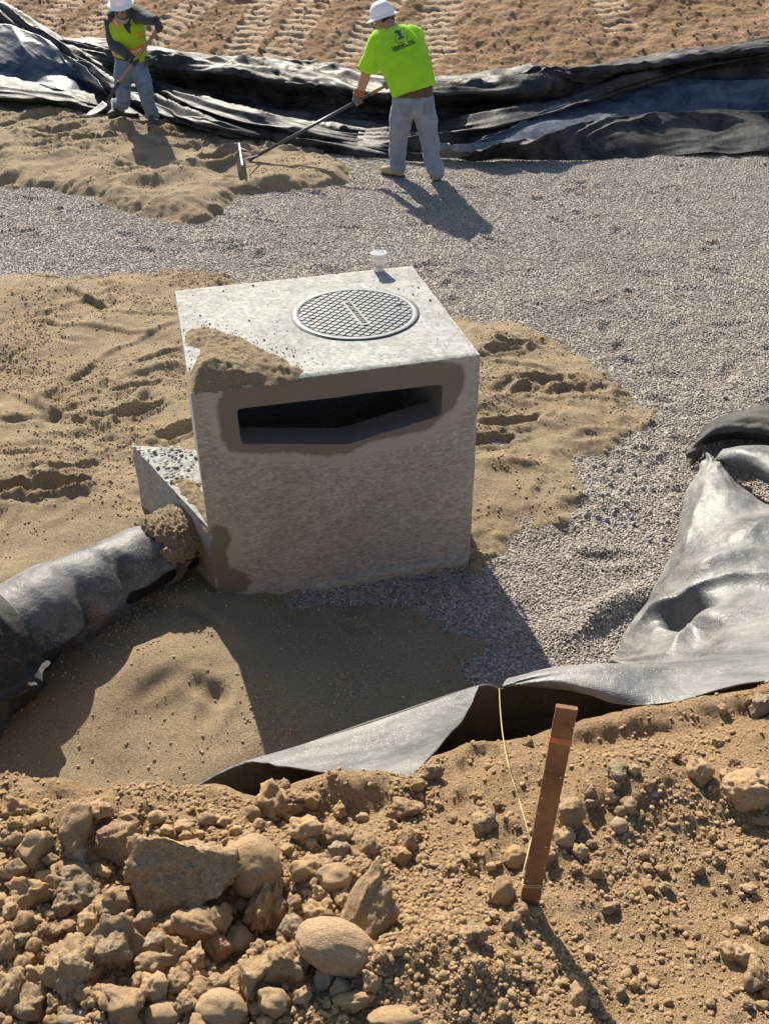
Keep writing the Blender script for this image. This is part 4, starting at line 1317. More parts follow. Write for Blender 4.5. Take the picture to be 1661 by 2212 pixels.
# ---------------------------------------------------------------- fabric and second sheet at the right edge
def onp(x, y, l): return onz(x, y, l)
gt = cz([[(1486, 1012, .02), (1505, 985, .05), (1535, 962, .05), (1600, 955, .06), (1760, 985, .08)],
         [(1484, 985, .06), (1512, 958, .13), (1550, 940, .16), (1610, 938, .17), (1760, 960, .2)],
         [(1500, 962, .10), (1525, 940, .18), (1560, 925, .20), (1620, 920, .22), (1760, 930, .25)],
         [(1512, 945, .06), (1540, 925, .13), (1575, 910, .16), (1630, 900, .2), (1760, 895, .22)],
         [(1520, 935, .02), (1550, 912, .03), (1590, 897, .03), (1640, 885, .03), (1760, 868, .04)]])
g = sheet('geotextile_fabric', gt, 80, 120, M['geotextile'], lambda S, T, P: .03 * ridge(S * 1.5 + T, T * 5 + S, 2, 211) + .008 * ridge(S * 6, T * 9, 2, 212))
tag(g, 'crumpled black filter fabric lying on the gravel at the right edge', 'fabric')
s2 = cz([[(1545, 1005, .10), (1580, 1012, .14), (1625, 1030, .16), (1690, 1065, .2), (1760, 1085, .2)],
         [(1548, 992, .15), (1585, 992, .22), (1630, 1005, .25), (1690, 1030, .28), (1760, 1045, .28)],
         [(1556, 978, .17), (1590, 974, .25), (1630, 978, .28), (1690, 992, .3), (1760, 1000, .3)],
         [(1566, 970, .14), (1600, 966, .2), (1640, 966, .24), (1690, 972, .26), (1760, 975, .26)]])
g = sheet('liner_sheet', s2, 50, 80, M['liner_grey'], lambda S, T, P: .016 * ridge(S * 2 + T, T * 3, 2, 213))
tag(g, 'second grey liner sheet tucked between the fabric and the big grey liner', 'liner')
# ================================================================ STAKE AND STRING
sb_, _t = on_bank(1140, 1950)
sb_.z -= .06
stp = ony(1224, 1527, sb_.y + .015)
sdir = (stp - sb_).normalized()
wdir = Vector((.985, -.17, 0)); wdir = (wdir - sdir * wdir.dot(sdir)).normalized()
ndir = wdir.cross(sdir)
def m_rust():
    b = MB('rusty_iron', 0.75, 0.35)
    c = b.mix(b.ramp(b.noise(18, 6, .7), [(.3, 0.0), (.7, 1.0)]), (.13, .06, .027), (.30, .145, .06))
    c = b.mix(b.ramp(b.noise(70, 4, .7), [(.62, 0.0), (.72, 1.0)]), c, (.36, .24, .15))
    b.base(c); b.normal(b.bump(b.noise(120, 4, .7), .5, .004))
    return b.m
M['rust'] = m_rust()
stake = empty('metal_stake', (sb_.x, sb_.y, sb_.z))
tag(stake, 'flat rusty metal stake driven into the dirt bank', 'stake')
HW = .0178
L_ = (stp - sb_).length
V, Fc = [], []
prof = [(-HW, -.003), (-HW + .002, -.0045), (HW - .002, -.0045), (HW, -.003), (HW, .003), (HW - .002, .0045), (-HW + .002, .0045), (-HW, .003)]
for i in range(31):
    t = i / 30
    for (a, b) in prof:
        e = 1 + .03 * float(pn(t * 30, a * 200, 221))
        V.append(tuple(sb_ + sdir * (L_ * t) + wdir * a * e + ndir * b))
for i in range(30):
    Fc += [(i * 8 + j, i * 8 + (j + 1) % 8, i * 8 + 8 + (j + 1) % 8, i * 8 + 8 + j) for j in range(8)]
Fc += [tuple(range(7, -1, -1)), tuple(240 + j for j in range(8))]
adopt(mk('bar', V, Fc, M['rust'], None, False), stake)
mp = sb_ + sdir * (L_ - .075)
adopt(vf_obj('paint_mark', box_vf(mp + ndir * 0, wdir * (HW + .0006), ndir * .0052, sdir * .006), plain('orange_paint', (.50, .15, .045), .7, bump=.4, bscale=90, var=.5), None, False), stake)
for k, (t, a) in enumerate([(.13, .014), (.22, -.012), (.30, .015), (.4, .010), (.93, .016), (.55, -.014), (.62, -.013), (.72, .012)]):
    c = sb_ + sdir * L_ * t + wdir * a
    fn = -ndir if (-ndir).y < 0 else ndir
    adopt(vf_obj('chip', box_vf(c + fn * .0045, wdir * .0018, fn * .0007, sdir * .0015), plain('bright_chip', (.6, .44, .3), .5), None, False), stake)
M['string'] = plain('yellow_string', (.60, .47, .17), .7, .3)
ps = [(1078, 1487, 'z', .965), (1080, 1530, 'y', 0), (1086, 1590, 'y', 0), (1100, 1660, 'y', 0), (1120, 1725, 'y', 0), (1140, 1795, 'y', 0), (1146, 1815, 'y', 0)]
tie = sb_ + sdir * (L_ * .145 + .03)
A0 = onz(1078, 1487, .965); 
N_ = len(ps)
ptx = catmull(np.array([(p[0], p[1]) for p in ps], float), 26)
O_ = Vector((0, 0, CAM_Z))
cr_i = next(i for i in range(26) if ptx[i][1] > 1612)
cpt = O_.lerp(on_bank(*ptx[cr_i])[0], .965)
spts = []
for i in range(26):
    if i < cr_i:
        y = A0.y + (cpt.y - A0.y) * i / cr_i
        spts.append(tuple(ony(*ptx[i], y)))
    else:
        spts.append(tuple(O_.lerp(on_bank(*ptx[i])[0], .965 + .012 * (i - cr_i) / (26 - cr_i))))
spts += [tuple(tie - wdir * (HW + .003) - ndir * .008 + Vector((0, 0, .01)))]
P = catmull(np.array(spts), 60)
strg = vf_obj('string', tube_vf([Vector(p) for p in P], [.0011] * 60, 6), M['string'])
tag(strg, 'thin yellow string running from the liner to the rusty stake', 'string')
o = vf_obj('wrap', join_vf([tube_vf([tie + wdir * (HW + .002) * a + ndir * .0065 * b + sdir * (dz + .004 * a) for a, b in [(-1, -1), (1, -1), (1, 1), (-1, 1), (-1, -1)]], [.0012] * 5, 6) for dz in (0, .006)]), M['string'])
o.parent = strg

# ================================================================ ROCKS AND CLODS
def ico(sub):
    bm = bmesh.new(); bmesh.ops.create_icosphere(bm, subdivisions=sub, radius=1)
    V = np.array([v.co[:] for v in bm.verts]); Fc = np.array([[q.index for q in f.verts] for f in bm.faces]); bm.free()
    return V, Fc
_ico = {k: ico(k) for k in (1, 2, 3, 4, 5)}
def rock_vf(sub, seed, angular=.6, lump=.12, rough=.05):
    r = np.random.default_rng(seed)
    V, Fc = _ico[sub]
    V = V.copy()
    for _ in range(int(3 + angular * 16)):
        if angular < .12: break
        n = r.normal(size=3); n /= np.linalg.norm(n)
        d = r.uniform(.55, .92) if angular > .3 else r.uniform(.82, 1)
        s = V @ n
        V = V - np.maximum(s - d, 0)[:, None] * n * (1 if angular > .3 else .6)
    o = r.uniform(-50, 50, 3)
    k = lambda f, a, s: a * (pn(V[:, 0] * f + o[0], V[:, 1] * f + o[1], s) + pn(V[:, 2] * f + o[2], V[:, 0] * f + o[1], s + 1) + pn(V[:, 1] * f - o[1], V[:, 2] * f + o[0], s + 2))
    dsp = k(1.3, lump, 1) + k(3.5, rough, 4) + k(8, rough * .6, 7) + (k(16, rough * .4, 9) if sub >= 4 else 0) - (rough * 2.2) * np.maximum(0, k(2.2, 1.0, 12) - .25)
    V = V * (1 + dsp)[:, None]
    V /= np.abs(V).max(0)
    return V, Fc
def rock_mesh(name, sub, seed, mat, **kw):
    V, Fc = rock_vf(sub, seed, **kw)
    o = mk(name, V, Fc, mat, None, True, link=False)
    return o.data
def put_rock(px, py, w, h, seed, mat, angular=.6, name='dirt_clod', sub=3, rough=.05, lump=.12, sink=.3, tilt=None, depth=None, mesh=None):
    """centre and size in photograph pixels, standing on the bank"""
    p, t = on_bank(px, py + h * .25)
    pxm = F_PX / t                                           # pixels per metre there
    gk = 1.06 + .30 * min(1, angular) if mesh is None else 1.30
    sx, sz = w / pxm / 2 * gk, h / pxm / 2 * gk
    me = mesh or rock_mesh(name, sub, seed, mat, angular=angular, rough=rough, lump=lump)
    o = bpy.data.objects.new(name, me)
    COL.objects.link(o)
    sy = depth / pxm / 2 if depth else (sx * sz) ** .5 * .95
    o.scale = (sx, sy, sz)
    r = random.Random(seed)
    o.rotation_euler = (R(35) * -1 + r.uniform(-.2, .2), (tilt if tilt is not None else r.uniform(-.25, .25)), r.uniform(-.15, .15))
    z = float(bank_z(p.x, p.y))
    o.location = (p.x, p.y, z + sz * (1 - 2 * sink) * .8)
    # keep its middle on the pixel it was read from
    d = ray(px, py)
    k = (o.location.z - CAM_Z) / d.z
    o.location.x, o.location.y = d.x * k, d.y * k
    PLACED.append((o.location.x, o.location.y, max(sx, sy)))
    return o
PLACED = []
def c2(zx, zy): return zx * .4, 1627.8 + zy * .4
def c3(zx, zy): return 465 + zx * .4, 1627.8 + zy * .4
def c4(zx, zy): return 996.6 + zx * .4, 1428.5 + zy * .4
BIG = [  # crop, x, y, w, h, material, angular, label
    (c2, 985, 660, 600, 470, 'rock_tan', .8, 'largest tan boulder, pitted and broken, left of the bank centre', 4, .07),
    (c2, 1375, 610, 280, 340, 'rock_smooth', .05, 'big smooth rounded boulder leaning on the largest pitted boulder', 4, .01),
    (c2, 605, 475, 280, 240, 'rock_tan', .7, 'angular tan rock above the white stone near the left bank crest', 4, .05),
    (c2, 182, 525, 155, 200, 'rock_smooth', .35, 'upright rounded tan rock at the upper left of the bank', 3, .03),
    (c2, 410, 405, 240, 210, 'rock_tan', .9, 'thin slanted slab of tan rock near the left crest', 3, .03),
    (c2, 418, 548, 115, 115, 'rock_white', .6, 'small whitish rock among tan clods on the left bank', 3, .08),
    (c2, 410, 645, 155, 115, 'rock_pale', .8, 'pale wedge-shaped rock just below the white stone', 3, .03),
    (c2, 610, 1035, 350, 350, 'rock_pale', .85, 'large pale angular rock below the pitted boulder', 4, .05),
    (c2, 430, 1195, 340, 330, 'rock_tan', .6, 'dark sided boulder under the large pale angular rock', 4, .05),
    (c2, 155, 755, 215, 160, 'clod', .6, 'long brown clod at the left edge of the rubble', 3, .08),
    (c2, 320, 725, 145, 150, 'rock_pale', .5, 'pale crumbly rock right of the long brown clod', 3, .08),
    (c2, 332, 835, 120, 140, 'rock_pale', .6, 'small pale crumbly rock left of the large pale angular rock', 3, .08),
    (c2, 450, 775, 165, 185, 'rock_pale', .6, 'pale rough rock above the large pale angular rock', 3, .08),
    (c2, 625, 815, 210, 160, 'rock_tan', .6, 'tan rough rock wedged below the pitted boulder on its left', 3, .07),
    (c2, 650, 1350, 240, 210, 'rock_tan', .8, 'blocky tan rock cut off by the lower left picture edge', 4, .05),
    (c2, 850, 1150, 195, 140, 'rock_tan', .7, 'elongated tan rock right of the large pale angular rock', 3, .05),
    (c2, 1065, 915, 230, 165, 'rock_tan', .6, 'shaded rock tucked under the pitted boulder', 3, .05),
    (c2, 1460, 835, 215, 300, 'clod', .7, 'tall sandy clod below the smooth rounded boulder', 4, .09),
    (c2, 1185, 1055, 155, 185, 'clod', .4, 'round crusted clod below the shaded hollow', 3, .09),
    (c2, 1190, 1385, 265, 190, 'rock_smooth', .3, 'broad smooth tan rock at the bottom edge of the rubble', 4, .02),
    (c2, 880, 1415, 195, 140, 'rock_smooth', .1, 'smooth domed stone at the bottom edge left of centre', 3, .01),
    (c2, 450, 1402, 95, 45, 'rock_grey', .0, 'small grey river stone at the bottom left', 3, .0),
    (c2, 395, 1442, 160, 55, 'rock_pale', .0, 'flat pale stone beside the grey river stone', 3, .0),
    (c2, 190, 1360, 190, 190, 'rock_pale', .5, 'pale coarse rock in the lower left corner', 3, .07),
    (c3, 655, 1045, 440, 265, 'rock_smooth', .05, 'smooth egg-shaped boulder lying in front at the bank centre', 4, .012),
    (c3, 820, 820, 270, 400, 'rock_tan', .8, 'tall angular boulder behind the egg-shaped boulder', 4, .035),
    (c3, 420, 1150, 260, 270, 'rock_tan', .5, 'broken tan rock left of the egg-shaped boulder', 4, .06),
    (c3, 225, 1220, 220, 230, 'rock_tan', .6, 'rough tan rock in the rubble below the tall sandy clod', 3, .08),
    (c3, 425, 960, 130, 150, 'rock_pale', .7, 'small broken rock at the left end of the egg-shaped boulder', 3, .05),
    (c3, 300, 270, 190, 230, 'clod', .7, 'crumbly clod on the crest beside the dark liner hollow', 4, .12),
    (c3, 1000, 1420, 330, 90, 'rock_smooth', .2, 'low half-buried tan rock at the bottom edge', 3, .03),
    (c4, 575, 830, 145, 175, 'rock_tan', .7, 'angular tan rock to the right of the metal stake', 3, .04),
    (c4, 290, 1062, 110, 125, 'clod', .2, 'round clod touching the left side of the metal stake', 3, .04),
    (c4, 235, 1245, 105, 135, 'rock_tan', .7, 'blocky clod left of the foot of the metal stake', 3, .05),
    (c4, 850, 890, 95, 90, 'rock_smooth', .05, 'smooth tan pebble right of the angular rock by the stake', 3, .01),
    (c4, 1560, 700, 280, 220, 'clod', .3, 'half-buried brown clod at the right edge of the bank', 4, .05),
    (c4, 835, 595, 120, 105, 'rock_pale', .7, 'pale angular rock between the stake and the right edge', 3, .04),
    (c4, 640, 1812, 90, 135, 'clod', .4, 'clod lying in the shadow of the metal stake', 3, .06),
]
for i, (cf_, x, y, w, h, mt, an, lab, sub, ro) in enumerate(BIG):
    px, py = cf_(x, y)
    sink = .46 if 'half-buried' in lab else .36
    nm = 'rock' if mt.startswith('rock') else 'dirt_clod'
    o = put_rock(px, py, w * .4, h * .4, 300 + i, M[mt], an, nm, max(4, sub) if w * h < 60000 else 5, ro * 1.35, .22 if an > .3 else .05, sink, tilt=(.55 if 'egg' in lab else -.5 if 'slanted' in lab else -.35 if 'largest' in lab else None))
    tag(o, lab, 'rock' if nm == 'rock' else 'clod')
MED = [(c2, q) for q in [(70, 850, 85, 115), (210, 1222, 175, 135), (60, 1285, 150, 175), (840, 1275, 125, 155), (960, 1240, 115, 125), (825, 1045, 125, 135), (1190, 905, 125, 160), (1290, 1015, 145, 145), (1070, 1112, 95, 145), (940, 1060, 115, 135), (1065, 1290, 145, 105), (460, 1310, 85, 105), (1010, 1350, 110, 110), (770, 920, 90, 120), (870, 990, 70, 110), (1010, 1180, 60, 100), (1150, 1170, 55, 60), (280, 1070, 100, 55), (240, 950, 80, 60), (190, 910, 70, 60), (300, 960, 70, 60), (110, 1010, 90, 70), (40, 960, 80, 80), (370, 930, 80, 60), (500, 900, 130, 140), (300, 1360, 100, 110), (380, 1400, 110, 80), (80, 380, 70, 60), (35, 430, 45, 35), (350, 400, 70, 55), (700, 340, 110, 60), (690, 370, 50, 45), (560, 300, 130, 110), (100, 300, 180, 110), (30, 1050, 110, 140), (90, 1180, 90, 70), (1180, 1240, 110, 90), (1250, 1430, 90, 80), (560, 1310, 90, 80), (750, 1230, 60, 90), (720, 1100, 80, 70), (930, 1330, 70, 60), (1400, 1050, 80, 70)]] \
    + [(c3, q) for q in [(490, 420, 155, 135), (655, 440, 155, 125), (660, 525, 105, 95), (500, 625, 155, 115), (650, 670, 165, 140), (690, 790, 85, 105), (960, 390, 75, 65), (1050, 470, 75, 115), (1000, 560, 95, 95), (1030, 300, 175, 105), (1450, 375, 115, 115), (1560, 750, 105, 145), (1490, 780, 55, 50), (680, 310, 75, 90), (560, 755, 85, 80), (370, 180, 85, 70), (745, 1335, 185, 90), (680, 1265, 95, 105), (600, 1200, 115, 130), (480, 1310, 90, 90), (320, 1335, 160, 125), (120, 1430, 75, 65), (625, 115, 55, 45), (440, 800, 80, 65), (520, 490, 50, 60), (600, 590, 60, 50), (1180, 95, 90, 80), (1100, 170, 80, 60), (1280, 350, 50, 45), (1350, 370, 40, 40), (1380, 610, 50, 55), (830, 500, 110, 100), (1090, 440, 45, 50), (450, 240, 110, 70), (430, 290, 100, 70), (530, 250, 90, 70), (600, 600, 70, 60), (610, 820, 60, 90), (840, 1230, 100, 110), (900, 1090, 70, 60), (560, 870, 150, 110), (1530, 270, 60, 45), (1400, 970, 135, 95)]] \
    + [(c4, q) for q in [(560, 960, 115, 110), (905, 775, 80, 80), (120, 870, 115, 115), (810, 735, 75, 55), (690, 700, 65, 80), (1280, 605, 115, 140), (1470, 545, 65, 60), (1605, 240, 95, 130), (1560, 215, 65, 50), (1410, 255, 50, 50), (1410, 990, 60, 48), (1380, 1080, 65, 60), (1280, 1120, 60, 60), (1525, 1590, 130, 95), (1600, 1705, 140, 170), (800, 1330, 85, 55), (265, 1500, 55, 55), (90, 1480, 80, 95), (30, 1480, 70, 75), (160, 1280, 60, 60), (720, 1130, 90, 75), (640, 1030, 75, 80), (615, 1120, 65, 50), (1640, 1410, 90, 75), (1640, 1480, 70, 75), (1500, 1420, 90, 65), (1150, 510, 85, 50), (1380, 445, 70, 60), (330, 1340, 75, 55), (395, 1360, 45, 50), (475, 1050, 60, 70), (600, 1000, 50, 45), (250, 1420, 60, 80), (290, 1390, 60, 70), (180, 1370, 60, 45), (150, 1460, 80, 50), (110, 1660, 70, 50), (90, 1630, 60, 60), (350, 1710, 80, 45), (920, 1650, 40, 60), (1350, 945, 50, 50), (1440, 1560, 80, 90), (1560, 1230, 80, 60), (200, 770, 55, 45), (360, 440, 50, 60), (80, 725, 45, 35), (1540, 1850, 60, 60), (860, 1790, 50, 80), (210, 1920, 50, 50), (580, 1890, 60, 60), (720, 1850, 50, 60), (530, 1650, 40, 40), (1620, 860, 80, 50), (930, 590, 60, 60), (1010, 660, 60, 45), (700, 760, 70, 45), (830, 665, 70, 50)]]
protos = [rock_mesh('dirt_clod', 4, 500 + i, M[mt], angular=an, rough=ro * 1.2, lump=.2) for i, (mt, an, ro) in enumerate([('clod', .6, .08), ('clod', .4, .09), ('rock_tan', .7, .06), ('clod', .3, .07), ('rock_tan', .5, .07), ('rock_pale', .7, .06), ('clod', .8, .06), ('rock_smooth', .1, .02)])]
SHORTS = ['largest pitted boulder', 'big smooth rounded boulder', 'angular rock above the white stone', 'upright rounded rock at upper left', 'thin slanted slab', 'whitish rock', 'pale wedge-shaped rock', 'large pale angular rock', 'dark sided boulder', 'long brown clod at the left edge', 'pale crumbly rock by the long brown clod', 'small pale crumbly rock', 'pale rough rock above the large pale one', 'tan rock wedged under the pitted boulder', 'blocky rock cut by the lower left edge', 'elongated tan rock', 'shaded rock under the pitted boulder', 'tall sandy clod', 'round crusted clod', 'broad smooth rock at the bottom edge', 'smooth domed stone at the bottom edge', 'grey river stone', 'flat pale stone', 'pale coarse rock in the lower left corner', 'egg-shaped boulder', 'tall angular boulder by the egg-shaped one', 'broken rock left of the egg-shaped boulder', 'rough rock below the tall sandy clod', 'small broken rock by the egg-shaped boulder', 'crumbly clod on the crest', 'low half-buried rock at the bottom edge', 'angular rock right of the stake', 'round clod touching the stake', 'blocky clod at the stake foot', 'smooth tan pebble right of the stake', 'half-buried brown clod at the right edge', 'pale angular rock right of the stake', 'clod in the stake shadow']
assert len(SHORTS) == len(BIG), (len(SHORTS), len(BIG))
def near_label(px, py, w):
    best = min(range(len(BIG)), key=lambda i: (BIG[i][0](BIG[i][1], BIG[i][2])[0] - px) ** 2 + (BIG[i][0](BIG[i][1], BIG[i][2])[1] - py) ** 2)
    c = SHORTS[best]
    side_ = 'left' if px < BIG[best][0](BIG[best][1], 0)[0] else 'right'
    sz = 'fist-sized' if w > 40 else ('small' if w > 24 else 'tiny')
    lab = '%s tan clod %s of the %s' % (sz, side_, c)
    return lab, 'clods %s of the %s' % (side_, c)
for i, (cf_, (x, y, w, h)) in enumerate(MED):
    px, py = cf_(x, y)
    o = put_rock(px, py, w * .4, h * .4, 700 + i, None, mesh=protos[i % 8], sink=.25)
    lab, gr = near_label(px, py, w * .4)
    tag(o, lab, 'clod', gr)
# further clods of the same size range, strewn where the soil is loose
cnt = 0
small = [rock_mesh('dirt_clod', 3, 560 + i, M['clod'] if i % 3 else M['rock_tan'], angular=(.3, .5, .2, .6)[i % 4], rough=.08, lump=.16) for i in range(8)]
while cnt < 130:
    px, py = rng.uniform(-20, 1680) if cnt > 75 else rng.uniform(-20, 640), rng.uniform(1660, 2230)
    if px < 600 and rng.random() < .0: continue
    p, t = on_bank(px, py)
    if any((p.x - a) ** 2 + (p.y - b) ** 2 < (r * .8) ** 2 for a, b, r in PLACED): continue
    if py < lerp_px([(0, 1710), (330, 1735), (640, 1720), (890, 1700), (1050, 1620), (1661, 1510)], px) + 25: continue
    w = rng.uniform(14, 30) * (1.3 if px < 600 else .85)
    o = put_rock(px, py, w, w * rng.uniform(.7, 1.05), 1500 + cnt, None, mesh=small[cnt % 8], sink=.25)
    lab, gr = near_label(px, py, w)
    tag(o, lab, 'clod', gr)
    cnt += 1

# ---------------------------------------------------------------- uncountable crumbs and pebbles
def scatter(name, P, S, Rt, idx, meshes, label, cat):
    col = bpy.data.collections.new(name + '_shapes')
    for i, me in enumerate(meshes):
        o = bpy.data.objects.new('%s_%02d' % (name, i), me)
        col.objects.link(o)
    me = bpy.data.meshes.new(name)
    n = len(P)
    me.vertices.add(n)
    me.vertices.foreach_set('co', np.asarray(P, np.float32).ravel())
    for an, ty, key, v in (('scl', 'FLOAT_VECTOR', 'vector', S), ('rot', 'FLOAT_VECTOR', 'vector', Rt), ('idx', 'INT', 'value', idx)):
        a = me.attributes.new(an, ty, 'POINT')
        a.data.foreach_set(key, np.asarray(v, np.int32 if ty == 'INT' else np.float32).ravel())
    ob = bpy.data.objects.new(name, me)
    COL.objects.link(ob)
    ng = bpy.data.node_groups.new(name, 'GeometryNodeTree')
    ng.interface.new_socket('Geometry', in_out='INPUT', socket_type='NodeSocketGeometry')
    ng.interface.new_socket('Geometry', in_out='OUTPUT', socket_type='NodeSocketGeometry')
    N = ng.nodes.new
    gi, go = N('NodeGroupInput'), N('NodeGroupOutput')
    mp_ = N('GeometryNodeMeshToPoints'); ip = N('GeometryNodeInstanceOnPoints'); ci = N('GeometryNodeCollectionInfo')
    ci.inputs['Collection'].default_value = col
    ci.inputs['Separate Children'].default_value = True
    ci.inputs['Reset Children'].default_value = True
    ip.inputs['Pick Instance'].default_value = True
    def na(nm, ty):
        q = N('GeometryNodeInputNamedAttribute'); q.data_type = ty; q.inputs['Name'].default_value = nm
        return [s for s in q.outputs if s.enabled and s.name == 'Attribute'][0]
    L = ng.links.new
    L(gi.outputs[0], mp_.inputs['Mesh']); L(mp_.outputs[0], ip.inputs['Points']); L(ci.outputs[0], ip.inputs['Instance'])
    L(na('idx', 'INT'), ip.inputs['Instance Index']); L(na('rot', 'FLOAT_VECTOR'), ip.inputs['Rotation']); L(na('scl', 'FLOAT_VECTOR'), ip.inputs['Scale'])
    L(ip.outputs[0], go.inputs[0])
    md = ob.modifiers.new('scatter', 'NODES'); md.node_group = ng
    tag(ob, label, cat, kind='stuff')
    return ob
def in_view(x, y, z, mg=40):
    p = np.stack([x, y, z - CAM_Z], -1)
    zc = p @ np.array(fwd); u = p @ np.array(xr) / zc * F_PX + PW / 2; v = p @ np.array(yd) / zc * F_PX + PH / 2
    return (zc > 0) & (u > -mg) & (u < PW + mg) & (v > -mg) & (v < PH + mg)
# gravel pebbles, dense near the camera, thinner far off
N0 = 420000
x, y = rng.uniform(-5, 5, N0), 2.6 + 10.6 * rng.random(N0) ** 1.25
z = bil(_gx, _gy, _gz, x, y)
k = in_view(x, y, z)
x, y, z = x[k], y[k], z[k]
k = ground_z(x, y) < z + .012
k &= poly_sd(x, y, [tuple(p[:2]) for p in (fl, fr, br, bl)]) < -.005
k &= np.array(slope_d(x, y)) < .6
x, y, z = x[k], y[k], z[k]
n = len(x); print('pebbles', n)
s = rng.uniform(.0036, .0074, n) * (1 + .02 * (y - 4))
big = rng.random(n) < .003; s = np.where(big, s * 1.8, s)
pm = [rock_mesh('pebble', 1, 900 + i, M['pebble'], angular=.35, lump=.12, rough=0) for i in range(6)]
scatter('gravel_pebbles', np.stack([x, y, z + s * .25], -1), np.stack([s * rng.uniform(.9, 1.3, n), s * rng.uniform(.9, 1.2, n), s * rng.uniform(.6, .95, n)], -1), rng.uniform(0, 6.28, (n, 3)) * np.array([.12, .12, 1]), rng.integers(0, 6, n), pm, 'loose pebbles of the gravel bed', 'pebbles')
# crumbs of soil on the bank
N0 = 170000
x, y = rng.uniform(-1.2, 1.3, N0), rng.uniform(.7, 2.0, N0)
dens_ = .35 + .65 * sst(-.35, .35, fbm(x * 3.2, y * 3.2, 3, 231)) + .3 * (x < -.1)
top_ = np.exp(-np.maximum(0, np.interp(x, _cx, _cy) - y) / .12)
dens_ = np.clip(dens_ * (1 - .55 * sst(0, .45, x)) - .7 * top_, .05, 1)
k = (rng.random(N0) < dens_) & (y < np.interp(x, _cx, _cy) + .05)
x, y = x[k], y[k]; z = bank_z(x, y); k = in_view(x, y, z); x, y, z = x[k], y[k], z[k]
n = len(x); print('crumbs', n)
s = .0011 + .0052 * rng.random(n) ** 4 + .006 * rng.random(n) * (rng.random(n) < .022)
cm = [rock_mesh('crumb', 2, 940 + i, M['clod'], angular=.3, lump=.16, rough=.0) for i in range(6)]
scatter('soil_crumbs', np.stack([x, y, z + s * .35], -1), np.stack([s * rng.uniform(.8, 1.3, n), s * rng.uniform(.8, 1.3, n), s * rng.uniform(.5, .85, n)], -1), rng.uniform(0, 6.28, (n, 3)) * np.array([.1, .1, 1]), rng.integers(0, 6, n), cm, 'crumbs of loose tan soil over the bank', 'soil')
# grains scattered over the slab, broken concrete on the collar, coarse stones in the gravel
x, y = rng.uniform(-1, .3, 2600), rng.uniform(3.95, 5.3, 2600)
inb = poly_sd(x, y, [tuple(p[:2]) for p in (fl, fr, br, bl)]) > .01
dd = poly_sd(x, y, tp)
dc = np.hypot(x - onz(855, 628, ZT).x, y - onz(855, 628, ZT).y)
k = inb & (dd < 0) & (rng.random(2600) < np.exp(dd / .07) + .5 * np.exp(-(dc / .14) ** 2) + .035) & (np.hypot(x - CC.x, y - CC.y) > RO + .01)
x, y = x[k], y[k]; n = len(x)
s = rng.uniform(.0016, .0035, n) + .003 * (rng.random(n) < .06)
scatter('sand_grains', np.stack([x, y, np.full(n, ZT) + s * .5], -1), np.repeat(s[:, None], 3, 1), rng.uniform(0, 6.28, (n, 3)), rng.integers(0, 6, n), [rock_mesh('grain', 1, 960 + i, plain('grain', (.13, .10, .07), .9), angular=.3, rough=0) for i in range(6)], 'dark sand grains scattered on the concrete slab', 'sand')
x, y, z, s = [], [], [], []
for i in range(150):
    a, b = rng.random(), rng.random()
    if a + b > 1: a, b = 1 - a, 1 - b
    if a + b < .5 or a < .04: continue
    p = P1 * (1 - a - b) + P2 * a + P3 * b
    x.append(p.x); y.append(p.y); z.append(.47); s.append(rng.uniform(.003, .012))
n = len(x); s = np.array(s)
M['rubble'] = m_pebble('rubble', [(0, (.27, .27, .26)), (1, (.42, .425, .41))])
rb_ = [rock_mesh('rubble', 2, 970 + i, M['rubble'], angular=.8, rough=.04) for i in range(6)]
scatter('concrete_rubble', np.stack([x, y, np.array(z) + .003], -1), np.stack([s * 1.2, s * 1.1, s * .5], -1), rng.uniform(0, 6.28, (n, 3)) * np.array([.05, .05, 1]), rng.integers(0, 6, n), rb_, 'broken concrete bits on top of the wedge', 'rubble')
x, y, s = [], [], []
for (px, py, r, q) in [(1330, 1095, .10, 26), (1320, 1010, .09, 14), (1280, 1000, .03, 4), (1395, 1085, .2, 16), (1620, 925, .2, 14), (1640, 1110, .1, 12), (1570, 890, .15, 8)]:
    p = onz(px, py, .02)
    for i in range(q):
        x.append(p.x + rng.normal() * r); y.append(p.y + rng.normal() * r); s.append(rng.uniform(.010, .020))
n = len(x); s = np.array(s); z = ground_z(np.array(x), np.array(y)) + s * .4
scatter('coarse_stones', np.stack([x, y, z], -1), np.stack([s, s * .9, s * .75], -1), rng.uniform(0, 6.28, (n, 3)), rng.integers(0, 6, n), rb_, 'coarser grey stones lying on the gravel at the right', 'stones')
# stones and clods on the far slope
N0 = 2600
x, y = rng.uniform(-7, 7, N0), rng.uniform(12, 17.4, N0)
k = slope_d(x, y) > .5
x, y = x[k], y[k]; z = bil(_sx, _sy, _sz, x, y); n = len(x)
s = .006 + .022 * rng.random(n) ** 4
scatter('slope_crumbs', np.stack([x, y, z + s * .3], -1), np.repeat(s[:, None], 3, 1), rng.uniform(0, 6.28, (n, 3)), rng.integers(0, 6, n), cm, 'small clods and stones on the far dirt slope', 'soil')

